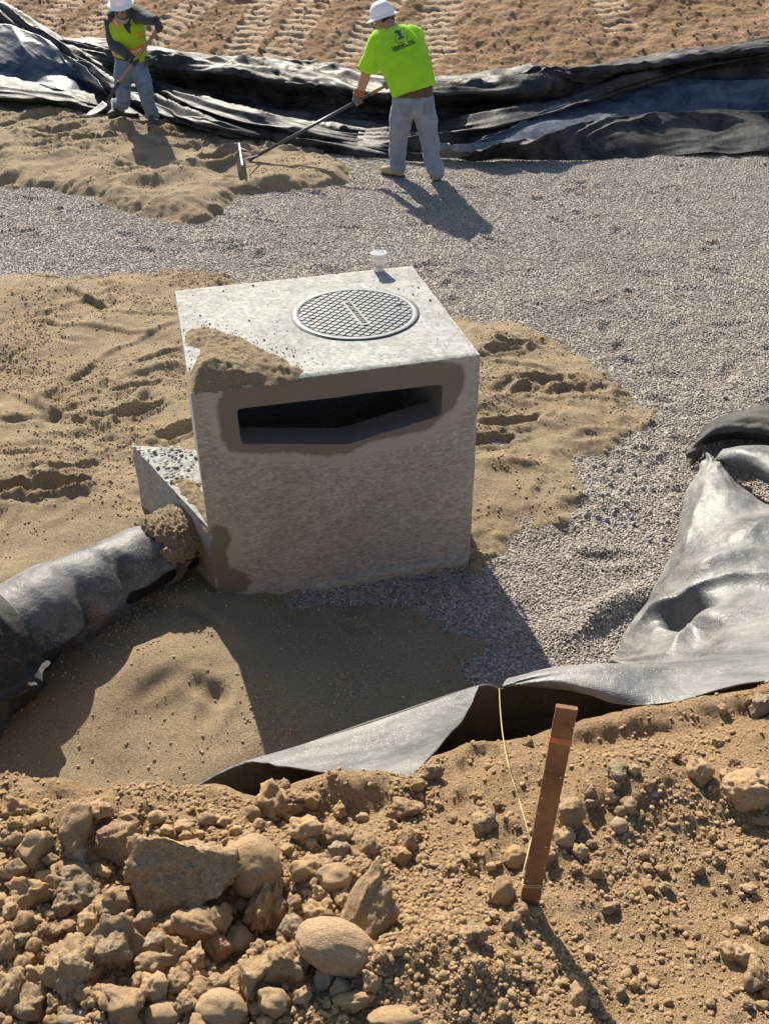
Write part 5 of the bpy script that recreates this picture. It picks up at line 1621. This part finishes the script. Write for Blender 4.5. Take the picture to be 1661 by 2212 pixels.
# damp crumbs of sand lying on the raked and trodden sand
N0 = 130000
PX, PY, PZ = [], [], []
for (a, b, Zs), cnt_ in ((SA, 40000), (SB, 95000)):
    x, y = rng.uniform(a[0], a[-1], cnt_), rng.uniform(b[0], b[-1], cnt_)
    z = bil(a, b, Zs, x, y)
    k = (z > bil(_gx, _gy, _gz, x, y) + .004) & in_view(x, y, z) & (rng.random(cnt_) < .12 + .88 * sst(-.1, .55, fbm(x * 1.2, y * 1.2, 2, 31) + .5 * fbm(x * 5, y * 5, 2, 33)))
    k &= poly_sd(x, y, [tuple(p[:2]) for p in (fl, fr, br, bl)]) < -.005
    PX.append(x[k]); PY.append(y[k]); PZ.append(z[k])
x, y, z = map(np.concatenate, (PX, PY, PZ)); n = len(x); print('sand crumbs', n)
s = (.0018 + .0058 * rng.random(n) ** 3) * (1 + .06 * np.maximum(0, y - 4))
M['sand_crumb'] = m_pebble('sand_crumb', [(0, (.29, .205, .12)), (1, (.44, .325, .195))])
for nd in M['sand_crumb'].node_tree.nodes:
    if nd.type == 'MIX': nd.inputs[7].default_value = (.38, .28, .165, 1)
scatter('sand_crumbs', np.stack([x, y, z + s * .3], -1), np.repeat(s[:, None], 3, 1) * rng.uniform(.8, 1.2, (n, 3)), rng.uniform(0, 6.28, (n, 3)), rng.integers(0, 6, n), [rock_mesh('sand_crumb', 1, 980 + i, M['sand_crumb'], angular=.2, lump=.2, rough=0) for i in range(6)], 'damp sand crumbs lying over the spread sand', 'sand')
# ================================================================ PEOPLE AND THEIR TOOLS
def proj(P):
    P = np.asarray(P, float) - np.array([0, 0, CAM_Z])
    zc = P @ np.array(fwd)
    return P @ np.array(xr) / zc * F_PX + PW / 2, P @ np.array(yd) / zc * F_PX + PH / 2
def foot_at(px, py):
    z = .15
    for _ in range(4):
        p = onz(px, py, z); z = float(ground_z(p.x, p.y))
    return Vector((p.x, p.y, z))
def ell(c, ax_, ay_, az_, sub=3):
    V, Fc = _ico[sub]
    c = Vector(c)
    return [c + Vector(ax_) * v[0] + Vector(ay_) * v[1] + Vector(az_) * v[2] for v in V], [tuple(f) for f in Fc.tolist()]
def frame(d, up=(0, 0, 1)):
    d = Vector(d).normalized(); s = d.cross(Vector(up)).normalized(); return d, s, s.cross(d)
def loft(pts, rads, side=None, n=20, sub=5):
    P = catmull(np.array([tuple(p) for p in pts]), (len(pts) - 1) * sub + 1)
    rr = np.array([(r, r) if not hasattr(r, '__len__') else r for r in rads], float)
    rr = catmull(rr, (len(pts) - 1) * sub + 1)
    return tube_vf([Vector(p) for p in P], [tuple(r) for r in rr], n, side)
def head_parts(c, face, k=1.0):
    f, s, u = frame(face)
    c = Vector(c)
    return [ell(c + u * .02 - f * .012, f * .098 * k, s * .076 * k, u * .105 * k),
            ell(c - u * .055 + f * .022, f * .068 * k, s * .058 * k, u * .062 * k),
            ell(c - u * .012 + f * .094, f * .022, s * .014, u * .026, 2), ell(c - u * .024 + f * .100, f * .018, s * .016, u * .012, 2),
            ell(c - u * .062 + f * .082, f * .014, s * .024, u * .012, 2),
            ell(c + u * .022 + f * .078, f * .016, s * .05, u * .012, 2),
            ell(c - u * .008 + s * .078, f * .022, s * .010, u * .034, 2), ell(c - u * .008 - s * .078, f * .022, s * .010, u * .034, 2)]
def face_bits(person, c, face, skin_dark):
    f, s, u = frame(face); c = Vector(c)
    for q in (-1, 1):
        adopt(vf_obj('eye', ell(c + u * .004 + f * .086 + s * .031 * q, f * .008, s * .013, u * .007, 2), M['eye']), person)
    adopt(vf_obj('mouth', ell(c - u * .064 + f * .096, f * .004, s * .024, u * .004, 2), skin_dark), person)
def grip_glove(c, h, p, wrist, mat, name='glove', flip=1):
    """glove closed round a handle at c with axis h; p points from the handle to the palm"""
    h = Vector(h).normalized(); p = Vector(p); p = (p - h * p.dot(h)).normalized(); q = h.cross(p) * flip
    c = Vector(c)
    parts = [ell(c + p * .034, h * .046, p * .020, q * .042, 3), loft([Vector(wrist), c + p * .05 + (Vector(wrist) - c).normalized() * .05, c + p * .036], [.042, .040, .032])]
    for i, (o, l) in enumerate([(-.034, .85), (-.012, 1.0), (.011, .96), (.032, .78)]):
        pts = []
        for k in range(6):
            a = R(35) + R(215) * l * k / 5
            pts.append(c + h * o + p * math.cos(a) * .033 + q * math.sin(a) * .033)
        parts.append(tube_vf(pts, [.0115, .0115, .011, .0105, .010, .008], 8))
    pts = [c + h * -.040 + p * .03 - q * .02, c + h * -.046 - q * .036 + p * .006, c + h * -.034 - q * .034 - p * .018, c + h * -.016 - q * .020 - p * .032]
    parts.append(tube_vf(pts, [.015, .013, .012, .009], 8))
    return fuse(name, parts, mat, .0065, 2)
def patch_from(src, poly_px, off, mat, name, parent, facing=True, notpoly=None):
    """the cloth under a region, lifted a little: a sewn-on piece"""
    me = src.data
    n = len(me.vertices)
    co = np.empty(n * 3, np.float32); me.vertices.foreach_get('co', co); co = co.reshape(-1, 3)
    no = np.empty(n * 3, np.float32); me.vertex_normals.foreach_get('vector', no); no = no.reshape(-1, 3)
    u, v = proj(co)
    m_ = poly_sd(u, v, poly_px) > 0
    if facing: m_ &= (no @ np.array(fwd)) < .1
    Fc = [tuple(p.vertices) for p in me.polygons if all(m_[i] for i in p.vertices)]
    if not Fc: print('empty patch', name); return None
    used = sorted({i for f in Fc for i in f}); mp_ = {a: b for b, a in enumerate(used)}
    o = mk(name, co[used] + no[used] * off, [tuple(mp_[i] for i in f) for f in Fc], mat, None, True)
    adopt(o, parent)
    return o
def cloth(name, col, rough=.9, trans=0, bs=500, var=.12, big=None):
    b = MB(name, rough, .15)
    c = b.mix(b.ramp(b.noise(9, 4), [(.3, 0.0), (.7, 1.0)]), tuple(q * (1 - var) for q in col), tuple(min(1, q * (1 + var)) for q in col))
    if big: c = b.mix(b.ramp(b.noise(6, 4, .6), [(.5, 0.0), (.72, .6)]), c, big)
    b.base(c)
    b.b.inputs['Sheen Weight'].default_value = .15
    b.normal(b.bump(b.noise(35, 3), .25, .012))
    if trans:
        tr = b.n('BsdfTranslucent'); b.t.links.new(c, tr.inputs[0])
        mx = b.n('MixShader'); mx.inputs[0].default_value = trans
        out = b.t.nodes['Material Output']
        b.t.links.new(b.b.outputs[0], mx.inputs[1]); b.t.links.new(tr.outputs[0], mx.inputs[2]); b.t.links.new(mx.outputs[0], out.inputs[0])
    return b.m
M['skin'] = plain('skin', (.43, .235, .165), .55, .4, var=.12, bump=.1, bscale=150)
M['skin_tan'] = plain('skin_tan', (.32, .165, .105), .55, .4, var=.12)
M['skin_dark'] = plain('lip', (.22, .09, .07), .5, .4)
M['eye'] = plain('eye', (.02, .015, .012), .2, .5)
M['lime'] = cloth('lime_cotton', (.45, .86, .04), .9, .35, var=.07)
M['vest'] = cloth('vest_mesh', (.42, .66, .03), .85, .25, var=.12, big=(.3, .45, .05))
M['orange'] = cloth('orange_tape', (.85, .19, .03), .7)
M['silver'] = plain('reflective_tape', (.62, .58, .54), .4, .5, var=.1)
M['charcoal'] = cloth('charcoal_knit', (.050, .056, .066), .9, var=.2)
M['denim_light'] = cloth('denim_washed', (.20, .235, .275), .9, var=.16, big=(.27, .285, .29))
M['denim'] = cloth('denim_blue', (.125, .185, .26), .9, var=.16, big=(.20, .25, .31))
M['denim_pocket'] = cloth('denim_pocket', (.165, .195, .228), .9)
M['denim_dark'] = cloth('denim_seam', (.14, .165, .19), .9)
M['boot_tan'] = plain('boot_suede', (.40, .30, .20), .9, .2, bump=.3, bscale=120)
M['boot_dark'] = plain('boot_leather', (.075, .068, .062), .7, .4, bump=.3, bscale=120, var=.3)
M['sole'] = plain('boot_sole', (.05, .045, .04), .8)
M['glove_dark'] = cloth('glove_knit', (.05, .052, .058), .85, var=.25)
M['glove_brown'] = cloth('glove_worn', (.15, .12, .10), .85, var=.25)
M['red_cuff'] = cloth('glove_cuff', (.42, .09, .05), .9)
M['hat_white'] = plain('hat_shell', (.80, .80, .80), .28, .5, var=.02)
M['hair'] = plain('hair', (.04, .028, .02), .8)
M['brown_cloth'] = cloth('brown_waistband', (.11, .062, .035), .9)
def boot(g, toe, mat, person, h=.17):
    t = Vector((*toe, 0)).normalized(); s = Vector((-t.y, t.x, 0)); u = Vector((0, 0, 1))
    g = Vector(g)
    parts = [ell(g + t * .075 + u * .048, t * .105, s * .050, u * .044), ell(g - t * .05 + u * .05, t * .058, s * .042, u * .05), ell(g + t * .01 + u * .065, t * .09, s * .044, u * .055),
             loft([g - t * .045 + u * .05, g - t * .045 + u * .12, g - t * .04 + u * h], [.050, .052, .055])]
    o = fuse('boot', parts, mat, .009, 2); adopt(o, person)
    sl_ = [ell(g + t * .075 + u * .012, t * .112, s * .054, u * .016, 2), ell(g - t * .055 + u * .012, t * .06, s * .046, u * .016, 2), ell(g + t * .01 + u * .012, t * .09, s * .044, u * .014, 2)]
    so = fuse('sole', sl_, M['sole'], .008, 1); so.parent = o
def hard_hat(c, up, person, front, r=.118, brim=.158):
    u, s0_, f0 = Vector(up).normalized(), None, None
    f = Vector(front); f = (f - u * f.dot(u)).normalized(); s = u.cross(f)
    c = Vector(c)
    n, V, Fc = 40, [], []
    prof = [(0.0, .135), (.35, .131), (.62, .115), (.82, .088), (.94, .05), (1.0, .012), (1.03, .004), (1.20, -.006), (1.32, -.014), (1.335, -.017), (1.30, -.019), (1.03, -.004), (.97, .01)]
    for rr, z in prof:
        for j in range(n):
            a = 2 * math.pi * j / n
            k = r * rr * (1 + .10 * math.cos(a) ** 2 + (.06 * math.cos(a) if rr > 1.05 else 0))
            ridge_ = .006 * math.exp(-(math.sin(a) / .22) ** 2) * (rr < .95)
            V.append(c + f * (k * math.cos(a)) + s * (k * .92 * math.sin(a)) + u * (z + ridge_))
    for i in range(len(prof) - 1):
        Fc += [(i * n + j, i * n + (j + 1) % n, (i + 1) * n + (j + 1) % n, (i + 1) * n + j) for j in range(n)]
    o = vf_obj('hard_hat', (V, Fc), M['hat_white']); adopt(o, person)
    b = vf_obj('suspension_band', tube_vf([c - u * .02, c + u * .03], [(r * .93, r * .86), (r * .93, r * .86)], 28, f, cap=False), M['hair']); b.parent = o
    return o

# ---------------------------------------------------------------- worker raking, seen from behind
gL, gR = foot_at(852, 380), foot_at(940, 387)
yb = (gL.y + gR.y) / 2
pw = empty('person', ((gL.x + gR.x) / 2, yb, float(min(gL.z, gR.z))))
tag(pw, 'worker in lime green shirt and faded jeans, back turned, raking sand', 'person')
J = lambda x, y, dy: ony(x, y, yb + dy)
aL, aR = gL + Vector((.03, -.03, .12)), gR + Vector((0, -.04, .12))
kL, kR = J(860.5, 296, .06), J(928, 296, -.02)
hL, hR = J(871, 232, .02), J(915, 227, 0)
pel, wst = J(893, 226, 0), J(893, 200, 0)
mid, chs, upc, nb_ = J(885, 160, .05), J(868, 118, .16), J(857, 86, .26), J(848, 66, .33)
hd = J(829, 45, .45)
sL, eL, wL = J(818, 94, .25), J(789, 163, .38), J(779, 197, .44)
sR, eR, wR = J(893, 82, .28), J(884, 140, .55), J(852, 172, .56)
side = (sR - sL).normalized()
rk_lo, rk_hi = ony(527, 352, yb + .40), ony(846, 178, yb + .50)
hdir = (rk_hi - rk_lo).normalized()
def on_handle(px):
    t0, t1 = 0, 1
    for _ in range(30):
        tm = (t0 + t1) / 2
        if proj(np.array([tuple(rk_lo.lerp(rk_hi, tm))]))[0][0] < px: t0 = tm
        else: t1 = tm
    return rk_lo.lerp(rk_hi, tm)
HL, HR = on_handle(773), on_handle(838)
face = Vector((-.80, .42, -.42))
body = [loft([pel, wst, mid, chs, upc, nb_], [(.165, .12), (.165, .125), (.185, .13), (.205, .135), (.175, .10), (.065, .062)], side), loft([upc, nb_, hd - Vector(face) * .03 - Vector((0, 0, .02))], [.075, .066, .058]),
        loft([hL, J(866, 262, .04), kL, J(858, 335, .06), aL, gL + Vector((0, 0, .04))], [.09, .08, .058, .055, .04, .036]), loft([hR, J(921, 262, -.01), kR, J(932, 335, -.02), aR, gR + Vector((0, 0, .04))], [.09, .08, .058, .055, .04, .036]),
        loft([sL, eL, wL], [.066, .050, .036]), loft([eL, eL.lerp(wL, .35), wL], [.048, .052, .038]), loft([sR, eR, wR], [.066, .048, .033])] + head_parts(hd, face)
bd = fuse('body', body, M['skin'], .0105, 3); adopt(bd, pw)
face_bits(pw, hd, face, M['skin_dark'])
hem1, hem2 = J(894, 203, -.01), J(893, 192, 0)
up_sh = loft([J(895, 197, -.005), mid, chs, upc + Vector((0, 0, .01)), J(851, 70, .30)], [(.212, .165), (.222, .17), (.248, .17), (.215, .125), (.10, .09)], side, 28)
V_, F_ = up_sh
shirt = fuse('shirt', [up_sh, loft([sL + (upc - sL) * .35, sL, sL.lerp(eL, .42), sL.lerp(eL, .76)], [.105, .108, .094, .098]), loft([sR + (upc - sR) * .35, sR, sR.lerp(eR, .45), sR.lerp(eR, .8)], [.105, .105, .092, .095])], M['lime'], .0105, 3, .017, 5, 241)
adopt(shirt, pw)
band = fuse('waistband', [loft([J(894, 216, 0), J(894, 199, 0), J(893, 188, 0)], [(.190, .148), (.192, .148), (.19, .145)], side)], M['brown_cloth'], .011, 2); adopt(band, pw)
je = fuse('jeans', [loft([J(893, 207, 0), J(893, 226, .0), J(893, 245, .01)], [(.195, .150), (.203, .158), (.17, .13)], side, 26),
                    loft([hL + Vector((.02, 0, .03)), J(866, 262, .04), kL, J(858, 335, .06), aL + Vector((0, 0, -.01)), aL + Vector((0, 0, -.045))], [.118, .108, .088, .080, .080, .084]),
                    loft([hR + Vector((-.02, 0, .03)), J(921, 262, -.01), kR, J(932, 335, -.02), aR + Vector((0, 0, -.01)), aR + Vector((0, 0, -.045))], [.118, .108, .088, .080, .080, .084])], M['denim_light'], .0105, 3, .015, 8, 245)
adopt(je, pw)
zz = lambda pts: [((1150 + a / 3.687) * .6644, (b / 3.687) * .6644) for a, b in pts]
for pl_ in ([(520, 1235), (705, 1268), (690, 1390), (640, 1420), (560, 1365)], [(830, 1228), (950, 1180), (948, 1345), (900, 1385), (850, 1385)]):
    patch_from(je, zz(pl_), .006, M['denim_pocket'], 'pocket', je)
patch_from(je, zz([(760, 1150), (785, 1150), (785, 1205), (762, 1205)]), .006, M['denim_dark'], 'belt_loop', je)
boot(gL + Vector((0.01, 0, 0)), (-.85, .5), M['boot_tan'], pw); boot(gR, (-.15, .98), M['boot_tan'], pw)
adopt(grip_glove(HL, hdir, (.15, .1, 1), wL, M['glove_brown']), pw)
adopt(vf_obj('cuff', tube_vf([wL.lerp(eL, .12), wL.lerp(HL, .35)], [.047, .044], 16), M['red_cuff']), pw)
adopt(grip_glove(HR, hdir, (.3, .1, 1), wR, M['glove_brown']), pw)
hat_up = Vector((-.30, .12, .95))
hard_hat(hd + Vector((-.012, .0, .045)), hat_up, pw, Vector((-.8, .42, -.1)))
hr = fuse('hair', [ell(hd + Vector((.02, -.005, .012)), (.09, 0, 0), (0, .085, 0), (0, 0, .075))], M['hair'], .01, 1); adopt(hr, pw)
# shirt back print
dg = bpy.context.evaluated_depsgraph_get()
bvh = BVHTree.FromObject(shirt, dg)
def on_shirt(name, v2, fc, mat, off=.004):
    V = []
    for (a, b) in v2:
        px, py = (1150 + a / 3.687) * .6644, (b / 3.687) * .6644
        d = ray(px, py).normalized()
        hit = bvh.ray_cast(Vector((0, 0, CAM_Z)), d)
        if hit[0] is None: return print('miss', name)
        V.append(tuple(hit[0] - d * off))
    o = mk(name, V, fc, mat, None, False); o.parent = shirt
    o.matrix_parent_inverse = shirt.matrix_world.inverted()
    return o
M['print_dark'] = plain('shirt_ink', (.012, .03, .03), .8, .2)
M['print_blue'] = plain('shirt_ink_blue', (.05, .085, .13), .8, .2)
M['print_ring'] = plain('shirt_ink_ring', (.13, .14, .02), .8, .2)
def txt(body, size, cx, cy, ang, width, name):
    v, f = text_mesh(body, 1.0, 0, .026)
    x0, x1 = min(p.x for p in v), max(p.x for p in v)
    k = width / (x1 - x0)
    ca, sa = math.cos(ang), math.sin(ang)
    q = [((p.x - (x0 + x1) / 2) * k, -p.y * size) for p in v]
    on_shirt(name, [(cx + a * ca - b * sa, cy + a * sa + b * ca) for a, b in q], f, M['print_dark'])
TA = math.atan2(480 - 590, 725 - 462)
txt('Ideker, Inc.', 66, 596, 532, TA, 285, 'lettering')
txt('Heavy Construction', 34, 608, 562, TA, 275, 'lettering')
ca, sa = math.cos(R(-22)), math.sin(R(-22))
rp = []
for j in range(36):
    a = 2 * math.pi * j / 36
    w = 5 + 5 * max(0, math.sin(a + .5))
    for r_ in (-w / 2, w / 2):
        x, y = (80 + r_) * math.cos(a), (50 + r_) * math.sin(a)
        rp.append((570 + x * ca - y * sa, 455 + x * sa + y * ca))
on_shirt('emblem_ring', rp, [(2 * j, 2 * j + 1, (2 * j + 3) % 72, (2 * j + 2) % 72) for j in range(36)], M['print_ring'], .004)
eb_ = [(488, 372), (570, 350), (576, 380), (556, 386), (580, 434), (604, 430), (610, 450), (534, 478), (528, 458), (548, 446), (524, 394), (494, 402)]
on_shirt('emblem', eb_, [(0, 1, 2, 3, 10, 11), (3, 4, 9, 10), (4, 5, 6, 7, 8, 9)], M['print_blue'], .006)

# landscape rake
rake = empty('landscape_rake', (rk_lo.x, rk_lo.y, rk_lo.z))
tag(rake, 'long handled landscape rake held by the worker in the lime shirt', 'rake')
M['pole'] = plain('pole_dark', (.045, .055, .075), .35, .5, var=.2)
M['alu'] = plain('aluminium', (.30, .30, .30), .55, .4, metal=.3, var=.15)
M['tine'] = plain('tine_steel', (.12, .12, .115), .6, .4, var=.2)
M['grip_wood'] = plain('grip_worn', (.28, .17, .10), .7)
gj = on_handle(800)
adopt(vf_obj('handle', tube_vf([rk_lo - hdir * .02, gj], [.0165, .0165], 14), M['pole']), rake)
adopt(vf_obj('grip', tube_vf([gj, rk_hi], [.018, .018], 14), M['grip_wood']), rake)
b1, b2 = onz(521, 336, .28), onz(529, 392, .24)
bm_ = (b1 + b2) / 2
bdir = (b2 - b1).normalized()
bL = .84
b1, b2 = bm_ - bdir * bL / 2, bm_ + bdir * bL / 2
sh = rk_lo - bm_
b1 += Vector((sh.x, sh.y * .5, 0)) * .9; b2 += Vector((sh.x, sh.y * .5, 0)) * .9
bm_ = (b1 + b2) / 2
gz = float(ground_z(bm_.x, bm_.y))
b1.z = gz + .13; b2.z = gz + .13
adopt(vf_obj('head_bar', bar_vf(b1, b2, .02, .02), M['alu'], None, False, .003), rake)
tdir = (Vector((-.45, 0, -1)) - bdir * 0).normalized()
for i in range(28):
    p = b1.lerp(b2, (i + .5) / 28)
    adopt(vf_obj('tooth', bar_vf(p, p + tdir * .115, .010, .005, bdir), M['tine'], None, False), rake)
for s_ in (-1, 1):
    adopt(vf_obj('brace', tube_vf([rk_lo.lerp(rk_hi, .10), (b1 + b2) / 2 + bdir * .20 * s_], [.008, .008], 8), M['alu']), rake)
adopt(vf_obj('socket', tube_vf([rk_lo - hdir * .03, rk_lo + hdir * .10], [.021, .020], 14), M['pole']), rake)
adopt(vf_obj('neck', tube_vf([rk_lo - hdir * .02, (b1 + b2) / 2], [.014, .014], 10), M['alu']), rake)

# ---------------------------------------------------------------- worker with the shovel, facing the camera
gR2, gL2 = foot_at(258, 259) + Vector((0, 0, .03)), foot_at(329, 264) + Vector((0, 0, .03))
yb = (gR2.y + gL2.y) / 2
ps_ = empty('person', ((gR2.x + gL2.x) / 2, yb, float(min(gR2.z, gL2.z))))
tag(ps_, 'worker in yellow safety vest, white hard hat and blue jeans, holding a shovel', 'person')
aR, aL = gR2 + Vector((.02, .04, .12)), gL2 + Vector((0, .04, .12))
kR, kL = J(267, 196, -.10), J(315, 196, -.08)
hR, hL = J(268, 145, 0), J(299, 145, 0)
pel, wst, mid, chs, upc, nb_ = J(283, 138, .0), J(282, 118, 0), J(279, 92, -.02), J(272, 64, -.05), J(267, 44, -.08), J(265, 34, -.11)
hd = J(262.5, 15, -.20)
sR, eR, wR = J(241, 43, -.06), J(246, 94, -.10), J(277, 121, -.30)
sL, eL, wL = J(293, 30, -.08), J(318, 40, -.22), J(338, 45, -.36)
side = (sL - sR).normalized()
sh_hi, sh_lo = ony(347, 56, yb - .38), ony(252, 186, yb - .32)
sdr = (sh_hi - sh_lo).normalized()
H1, H2 = sh_lo.lerp(sh_hi, .985), sh_lo.lerp(sh_hi, .425)
face = Vector((-.05, -.80, -.55))
body = [loft([pel, wst, mid, chs, upc, nb_], [(.145, .105), (.145, .10), (.165, .115), (.18, .12), (.155, .09), (.06, .058)], side), loft([upc, nb_, hd + Vector((0, .03, -.04))], [.07, .06, .056]),
        loft([hR, J(266, 172, -.05), kR, J(266, 222, -.06), aR, gR2 + Vector((0, 0, .04))], [.085, .072, .054, .05, .04, .036]), loft([hL, J(308, 172, -.04), kL, J(320, 222, -.05), aL, gL2 + Vector((0, 0, .04))], [.085, .072, .054, .05, .04, .036]),
        loft([sR, eR, wR], [.056, .042, .026]), loft([sL, eL, wL], [.056, .042, .026])] + head_parts(hd, face, .97)
bd = fuse('body', body, M['skin_tan'], .0105, 3); adopt(bd, ps_)
face_bits(ps_, hd, face, M['skin_dark'])
sweat = fuse('shirt', [loft([J(283, 142, 0), wst, mid, chs, upc, J(265, 38, -.10)], [(.165, .125), (.16, .12), (.18, .13), (.195, .135), (.175, .105), (.075, .072)], side, 24),
                       loft([sR + (upc - sR) * .3, sR, sR.lerp(eR, .5), eR, eR.lerp(wR, .5), wR], [.088, .086, .074, .066, .056, .046]), loft([sL + (upc - sL) * .3, sL, sL.lerp(eL, .5), eL, eL.lerp(wL, .5), wL], [.088, .086, .074, .066, .056, .046])], M['charcoal'], .0105, 3, .010, 9, 251)
adopt(sweat, ps_)
adopt(fuse('neck_gaiter', [loft([J(265.5, 40, -.12), J(265.5, 33, -.16)], [.078, .074])], plain('gaiter', (.30, .30, .30), .9), .01, 2), ps_)
vest = fuse('vest', [loft([J(282, 127, 0), J(282, 118, 0), mid, chs, J(268, 47, -.07), J(266, 37, -.09)], [(.19, .150), (.188, .148), (.196, .150), (.212, .155), (.20, .128), (.115, .105)], side, 28)], M['vest'], .0105, 3, .005, 8, 255)
z2 = lambda pts: [((300 + a / 5.027) * .6644, (b / 5.027) * .6644) for a, b in pts]
bm2 = bmesh.new(); bm2.from_mesh(vest.data)
cu, cv = proj(np.array([f.calc_center_median()[:] for f in bm2.faces]))
nf = np.array([f.normal[:] for f in bm2.faces]) @ np.array(fwd)
cut = (poly_sd(cu, cv, z2([(395, 60), (400, 130), (470, 330), (560, 500), (628, 560), (634, 480), (622, 300), (610, 150), (600, 60)])) > 0) & (nf < .35)
bmesh.ops.delete(bm2, geom=[f for f, c in zip(list(bm2.faces), cut) if c], context='FACES')
bm2.to_mesh(vest.data); bm2.free(); vest.data.update()
adopt(vest, ps_)
for pl_, mt, of, nm in [([(275, 235), (360, 195), (478, 450), (400, 490)], 'orange', .006, 'orange_tape'), ([(318, 228), (352, 212), (445, 450), (415, 468)], 'silver', .010, 'reflective_tape'),
                    ([(605, 110), (700, 120), (752, 300), (688, 312)], 'orange', .006, 'orange_tape'), ([(640, 115), (678, 118), (728, 300), (706, 306)], 'silver', .010, 'reflective_tape'),
                    ([(330, 760), (570, 795), (680, 785), (870, 690), (875, 835), (690, 905), (330, 915)], 'orange', .006, 'orange_tape'), ([(330, 805), (570, 828), (685, 822), (872, 735), (874, 800), (690, 872), (330, 875)], 'silver', .010, 'reflective_tape'),
                    ([(750, 520), (800, 510), (812, 630), (765, 645)], 'orange', .006, 'orange_tape')]:
    patch_from(vest, z2(pl_), of, M[mt], nm, vest)
je = fuse('jeans', [loft([J(283, 128, 0), J(283, 142, 0), J(283, 156, 0)], [(.165, .125), (.172, .132), (.14, .11)], side, 24),
                    loft([hR + Vector((.02, 0, .03)), J(266, 172, -.05), kR, J(266, 222, -.06), aR + Vector((0, 0, .0)), aR + Vector((0, 0, -.06))], [.106, .098, .080, .074, .076, .080]),
                    loft([hL + Vector((-.02, 0, .03)), J(308, 172, -.04), kL, J(320, 222, -.05), aL + Vector((0, 0, .0)), aL + Vector((0, 0, -.06))], [.106, .098, .080, .074, .076, .080])], M['denim'], .0105, 3, .011, 9, 258)
adopt(je, ps_)
adopt(vf_obj('belt_pouch', box_vf(J(316, 131, -.03), (.025, 0, 0), (0, .03, 0), (0, 0, .05)), M['boot_dark'], None, False, .008), ps_)
boot(gR2, (-.45, -.89), M['boot_dark'], ps_); boot(gL2, (.2, -.98), M['boot_dark'], ps_)
adopt(grip_glove(H2, sdr, (-.2, .6, .6), wR, M['glove_dark'], flip=-1), ps_)
adopt(grip_glove(H1, sdr, (-.1, .5, .9), wL, M['glove_dark']), ps_)
hard_hat(hd + Vector((0, .005, .052)), Vector((-.02, -.30, .95)), ps_, Vector((-.05, -.9, -.2)))
adopt(fuse('hood', [ell(hd + Vector((0, .035, -.01)), (.092, 0, 0), (0, .085, 0), (0, 0, .105)), loft([hd + Vector((0, .03, -.06)), nb_ + Vector((0, .02, 0))], [.075, .085])], M['charcoal'], .0105, 2), ps_)

# shovel
shv = empty('shovel', tuple(sh_lo))
tag(shv, 'long handled shovel held across the body of the worker in the vest', 'shovel')
M['wood'] = plain('handle_wood', (.30, .20, .125), .75, .3, bump=.2, bscale=60, var=.3)
M['steel'] = plain('blade_steel', (.22, .21, .20), .6, .4, metal=.4, var=.25)
M['steel_dark'] = plain('socket_steel', (.05, .05, .055), .5, .5, metal=.5)
adopt(vf_obj('handle', tube_vf([sh_lo, sh_hi + sdr * .01], [.019, .0185], 14), M['wood']), shv)
nk = [sh_lo + sdr * .06, sh_lo, ony(243, 202, yb - .34), ony(236, 217, yb - .36), ony(234.5, 226, yb - .37)]
adopt(vf_obj('socket', loft(nk, [.022, .021, .019, .018, .020], n=12), M['steel_dark']), shv)
s0_, tipp = ony(234.5, 225, yb - .37), ony(203, 247, yb - .50)
ld = (tipp - s0_).normalized(); wd = Vector((.35, -.93, .0)); wd = (wd - ld * wd.dot(ld)).normalized(); ud = wd.cross(ld)
if ud.z < 0: ud = -ud
LB = .29
V, nn, mm = [], 16, 13
for i in range(nn):
    t = i / (nn - 1)
    w = .112 * (1 - max(0, (t - .55) / .45) ** 2.2 * .93) * (1 if t > .04 else .92)
    for j in range(mm):
        q = -1 + 2 * j / (mm - 1)
        V.append(s0_ + ld * (LB * t) + wd * (w * q) + ud * (.030 * q * q - .012 * math.sin(t * 3.1)))
bo = mk('blade', [tuple(v) for v in V], gridF(nn, mm), M['steel'], None, True)
so_ = bo.modifiers.new('thickness', 'SOLIDIFY'); so_.thickness = .003
adopt(bo, shv)
